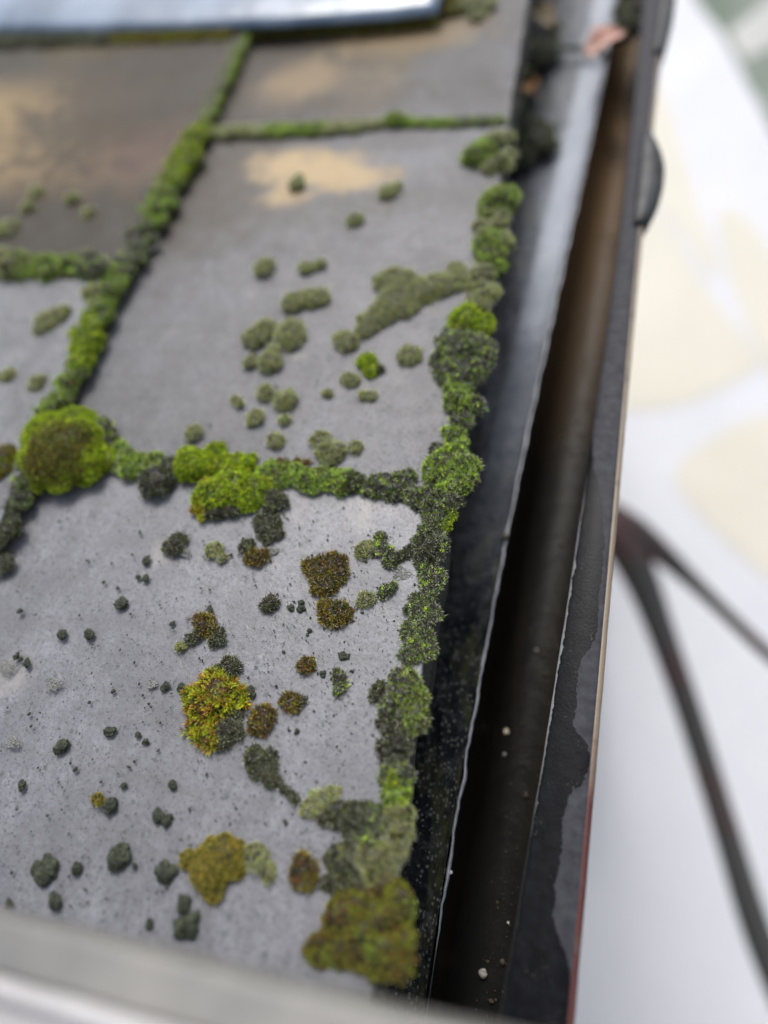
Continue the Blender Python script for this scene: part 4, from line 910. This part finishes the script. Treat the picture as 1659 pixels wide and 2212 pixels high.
t.links.new(mix(t, ramp(t, noise(t, coords(t, (0, 0, 0), (6, 14, 6)), 1, 4, .5, .5), [(.4, 0.), (.6, 1.)]), (.11, .165, .25), (.21, .28, .39)), b.inputs['Base Color'])
b.inputs['Roughness'].default_value = .3; b.inputs['Specular IOR Level'].default_value = .8; bump(t, b, noise(t, v, 8, 3), .004)
sheet('metal_sheet', [(-260, 72), (0, 66), (300, 62), (600, 52), (840, 36), (945, 22)], .014, .55, ms_, 'pale blue metal sheet laid over the far slates at the top edge', 'metal sheet', thick=.005, lift=.008)

# ------------------------------------------------------------------ roof window frame close to the camera
def bar(name, A, B, prof, mat, parent=None, n=24, wavy=.00015):
    """extrude a profile (offset toward viewer side, offset up) from A to B"""
    A, B = np.array(A), np.array(B); d = (B-A)/np.linalg.norm(B-A); up = np.array([0, 0, 1.]); out = np.cross(d, up); out /= np.linalg.norm(out); up = np.cross(out, d)
    V = []; k = len(prof)
    for i in range(n+1):
        p = A+(B-A)*i/n; q = wavy*math.sin(i*1.7)
        for (a_, b_) in prof: V.append(p+out*(a_+q)+up*b_)
    Fc = [(i*k+j, i*k+(j+1) % k, (i+1)*k+(j+1) % k, (i+1)*k+j) for i in range(n) for j in range(k)]+[tuple(range(k)), tuple(n*k+j for j in range(k))]
    o = mesh_obj(name, V, Fc, mat, parent, smooth=False); bm_fix(o)
    m = o.modifiers.new('b', 'BEVEL'); m.width = .002; m.segments = 3; m.limit_method = 'ANGLE'
    return o
K1 = .178
A = depth(-500, 1878, K1+.03); B = depth(1330, 2221, K1-.008)
B[2] = A[2] = (A[2]+B[2])/2
FR = rough_mat('aged_grey_metal', (.21, .21, .205), (.31, .30, .28), 14, (.3, .55), .0006, .25)
FR2 = rough_mat('light_grey_metal', (.40, .385, .39), (.52, .51, .52), 11, (.25, .5), .0006, .1)
fr = empty('window_frame', (A+B)/2, 'weathered grey metal window frame crossing the bottom of the picture', 'window frame')
mw = fr.location
PA, PB = np.array(A)-np.array(mw), np.array(B)-np.array(mw)
bar('flange', PA, PB, [(0.003, 0), (.017, .001), (.017, -.02), (.003, -.02)], FR, fr)
bar('raised_bead', PA, PB, [(.0172, .0012), (.0185, .0035), (.022, .0038), (.024, .001), (.0235, -.0202), (.0172, -.0202)], FR2, fr)
bar('cover', PA, PB, [(.0237, .0002), (.10, -.003), (.10, -.02), (.0237, -.02)], FR2, fr)

# ------------------------------------------------------------------ forked shrub stem rising beside the house
BK, t, b = newmat('bark'); v = coords(t); n = noise(t, coords(t, (0, 0, 0), (4, 4, 4)), 1, 2, .5)
t.links.new(mix(t, ramp(t, n, [(.46, 0.), (.58, 1.)]), (.075, .072, .068), (.10, .042, .045)), b.inputs['Base Color']); b.inputs['Roughness'].default_value = .6
bump(t, b, noise(t, v, 90, 4), .002)
def smooth_path(P, n=40):
    P = np.array(P); d = np.r_[0, np.cumsum(np.linalg.norm(np.diff(P, axis=0), axis=1))]; u = np.linspace(0, d[-1], n)
    Q = np.stack([np.interp(u, d, P[:, k]) for k in range(P.shape[1])], 1)
    for _ in range(6): Q[1:-1] = .5*Q[1:-1]+.25*(Q[:-2]+Q[2:])
    return Q
tr = empty('shrub', (level(1250, 1250, ZG)), 'dark forked shrub stem with red brown bark rising from the pale terrace', 'shrub')
tl = np.array(tr.location)
def branch(name, px, parent, k0, mat):
    Q = smooth_path([[*(depth(x, y, k)-tl), w*k/F] for x, y, k, w in px]); V, Fc = tube(Q[:, :3], Q[:, 3]*.95, 14); return mesh_obj(name, V, Fc, mat, parent)
KB = 1.25
V = [(1335, 1135, KB+.02, 32), (1290, 1120, KB+.10, 34), (1240, 1150, KB+.4, 36), (1230, 1220, KB+1.2, 40)]
Q = smooth_path([[*(depth(x, y, k)-tl), w*k/F] for x, y, k, w in V]+[[0, 0, -.05, .10]]); v_, f_ = tube(Q[:, :3], Q[:, 3], 14); mesh_obj('trunk', v_, f_, BK, tr)
branch('branch', [(1290, 1115, KB+.06, 38), (1335, 1150, KB, 46), (1370, 1210, KB, 42), (1402, 1290, KB-.01, 33), (1440, 1400, KB-.02, 29), (1487, 1530, KB-.03, 28), (1530, 1670, KB-.04, 28), (1580, 1830, KB-.05, 29), (1625, 1990, KB-.06, 32), (1690, 2150, KB-.06, 34), (1770, 2330, KB-.06, 30)], tr, KB, BK)
branch('branch', [(1310, 1105, KB+.06, 30), (1370, 1145, KB, 34), (1430, 1195, KB, 26), (1490, 1250, KB+.01, 18), (1560, 1318, KB+.02, 15), (1650, 1405, KB+.03, 15), (1760, 1500, KB+.04, 13)], tr, KB, BK)
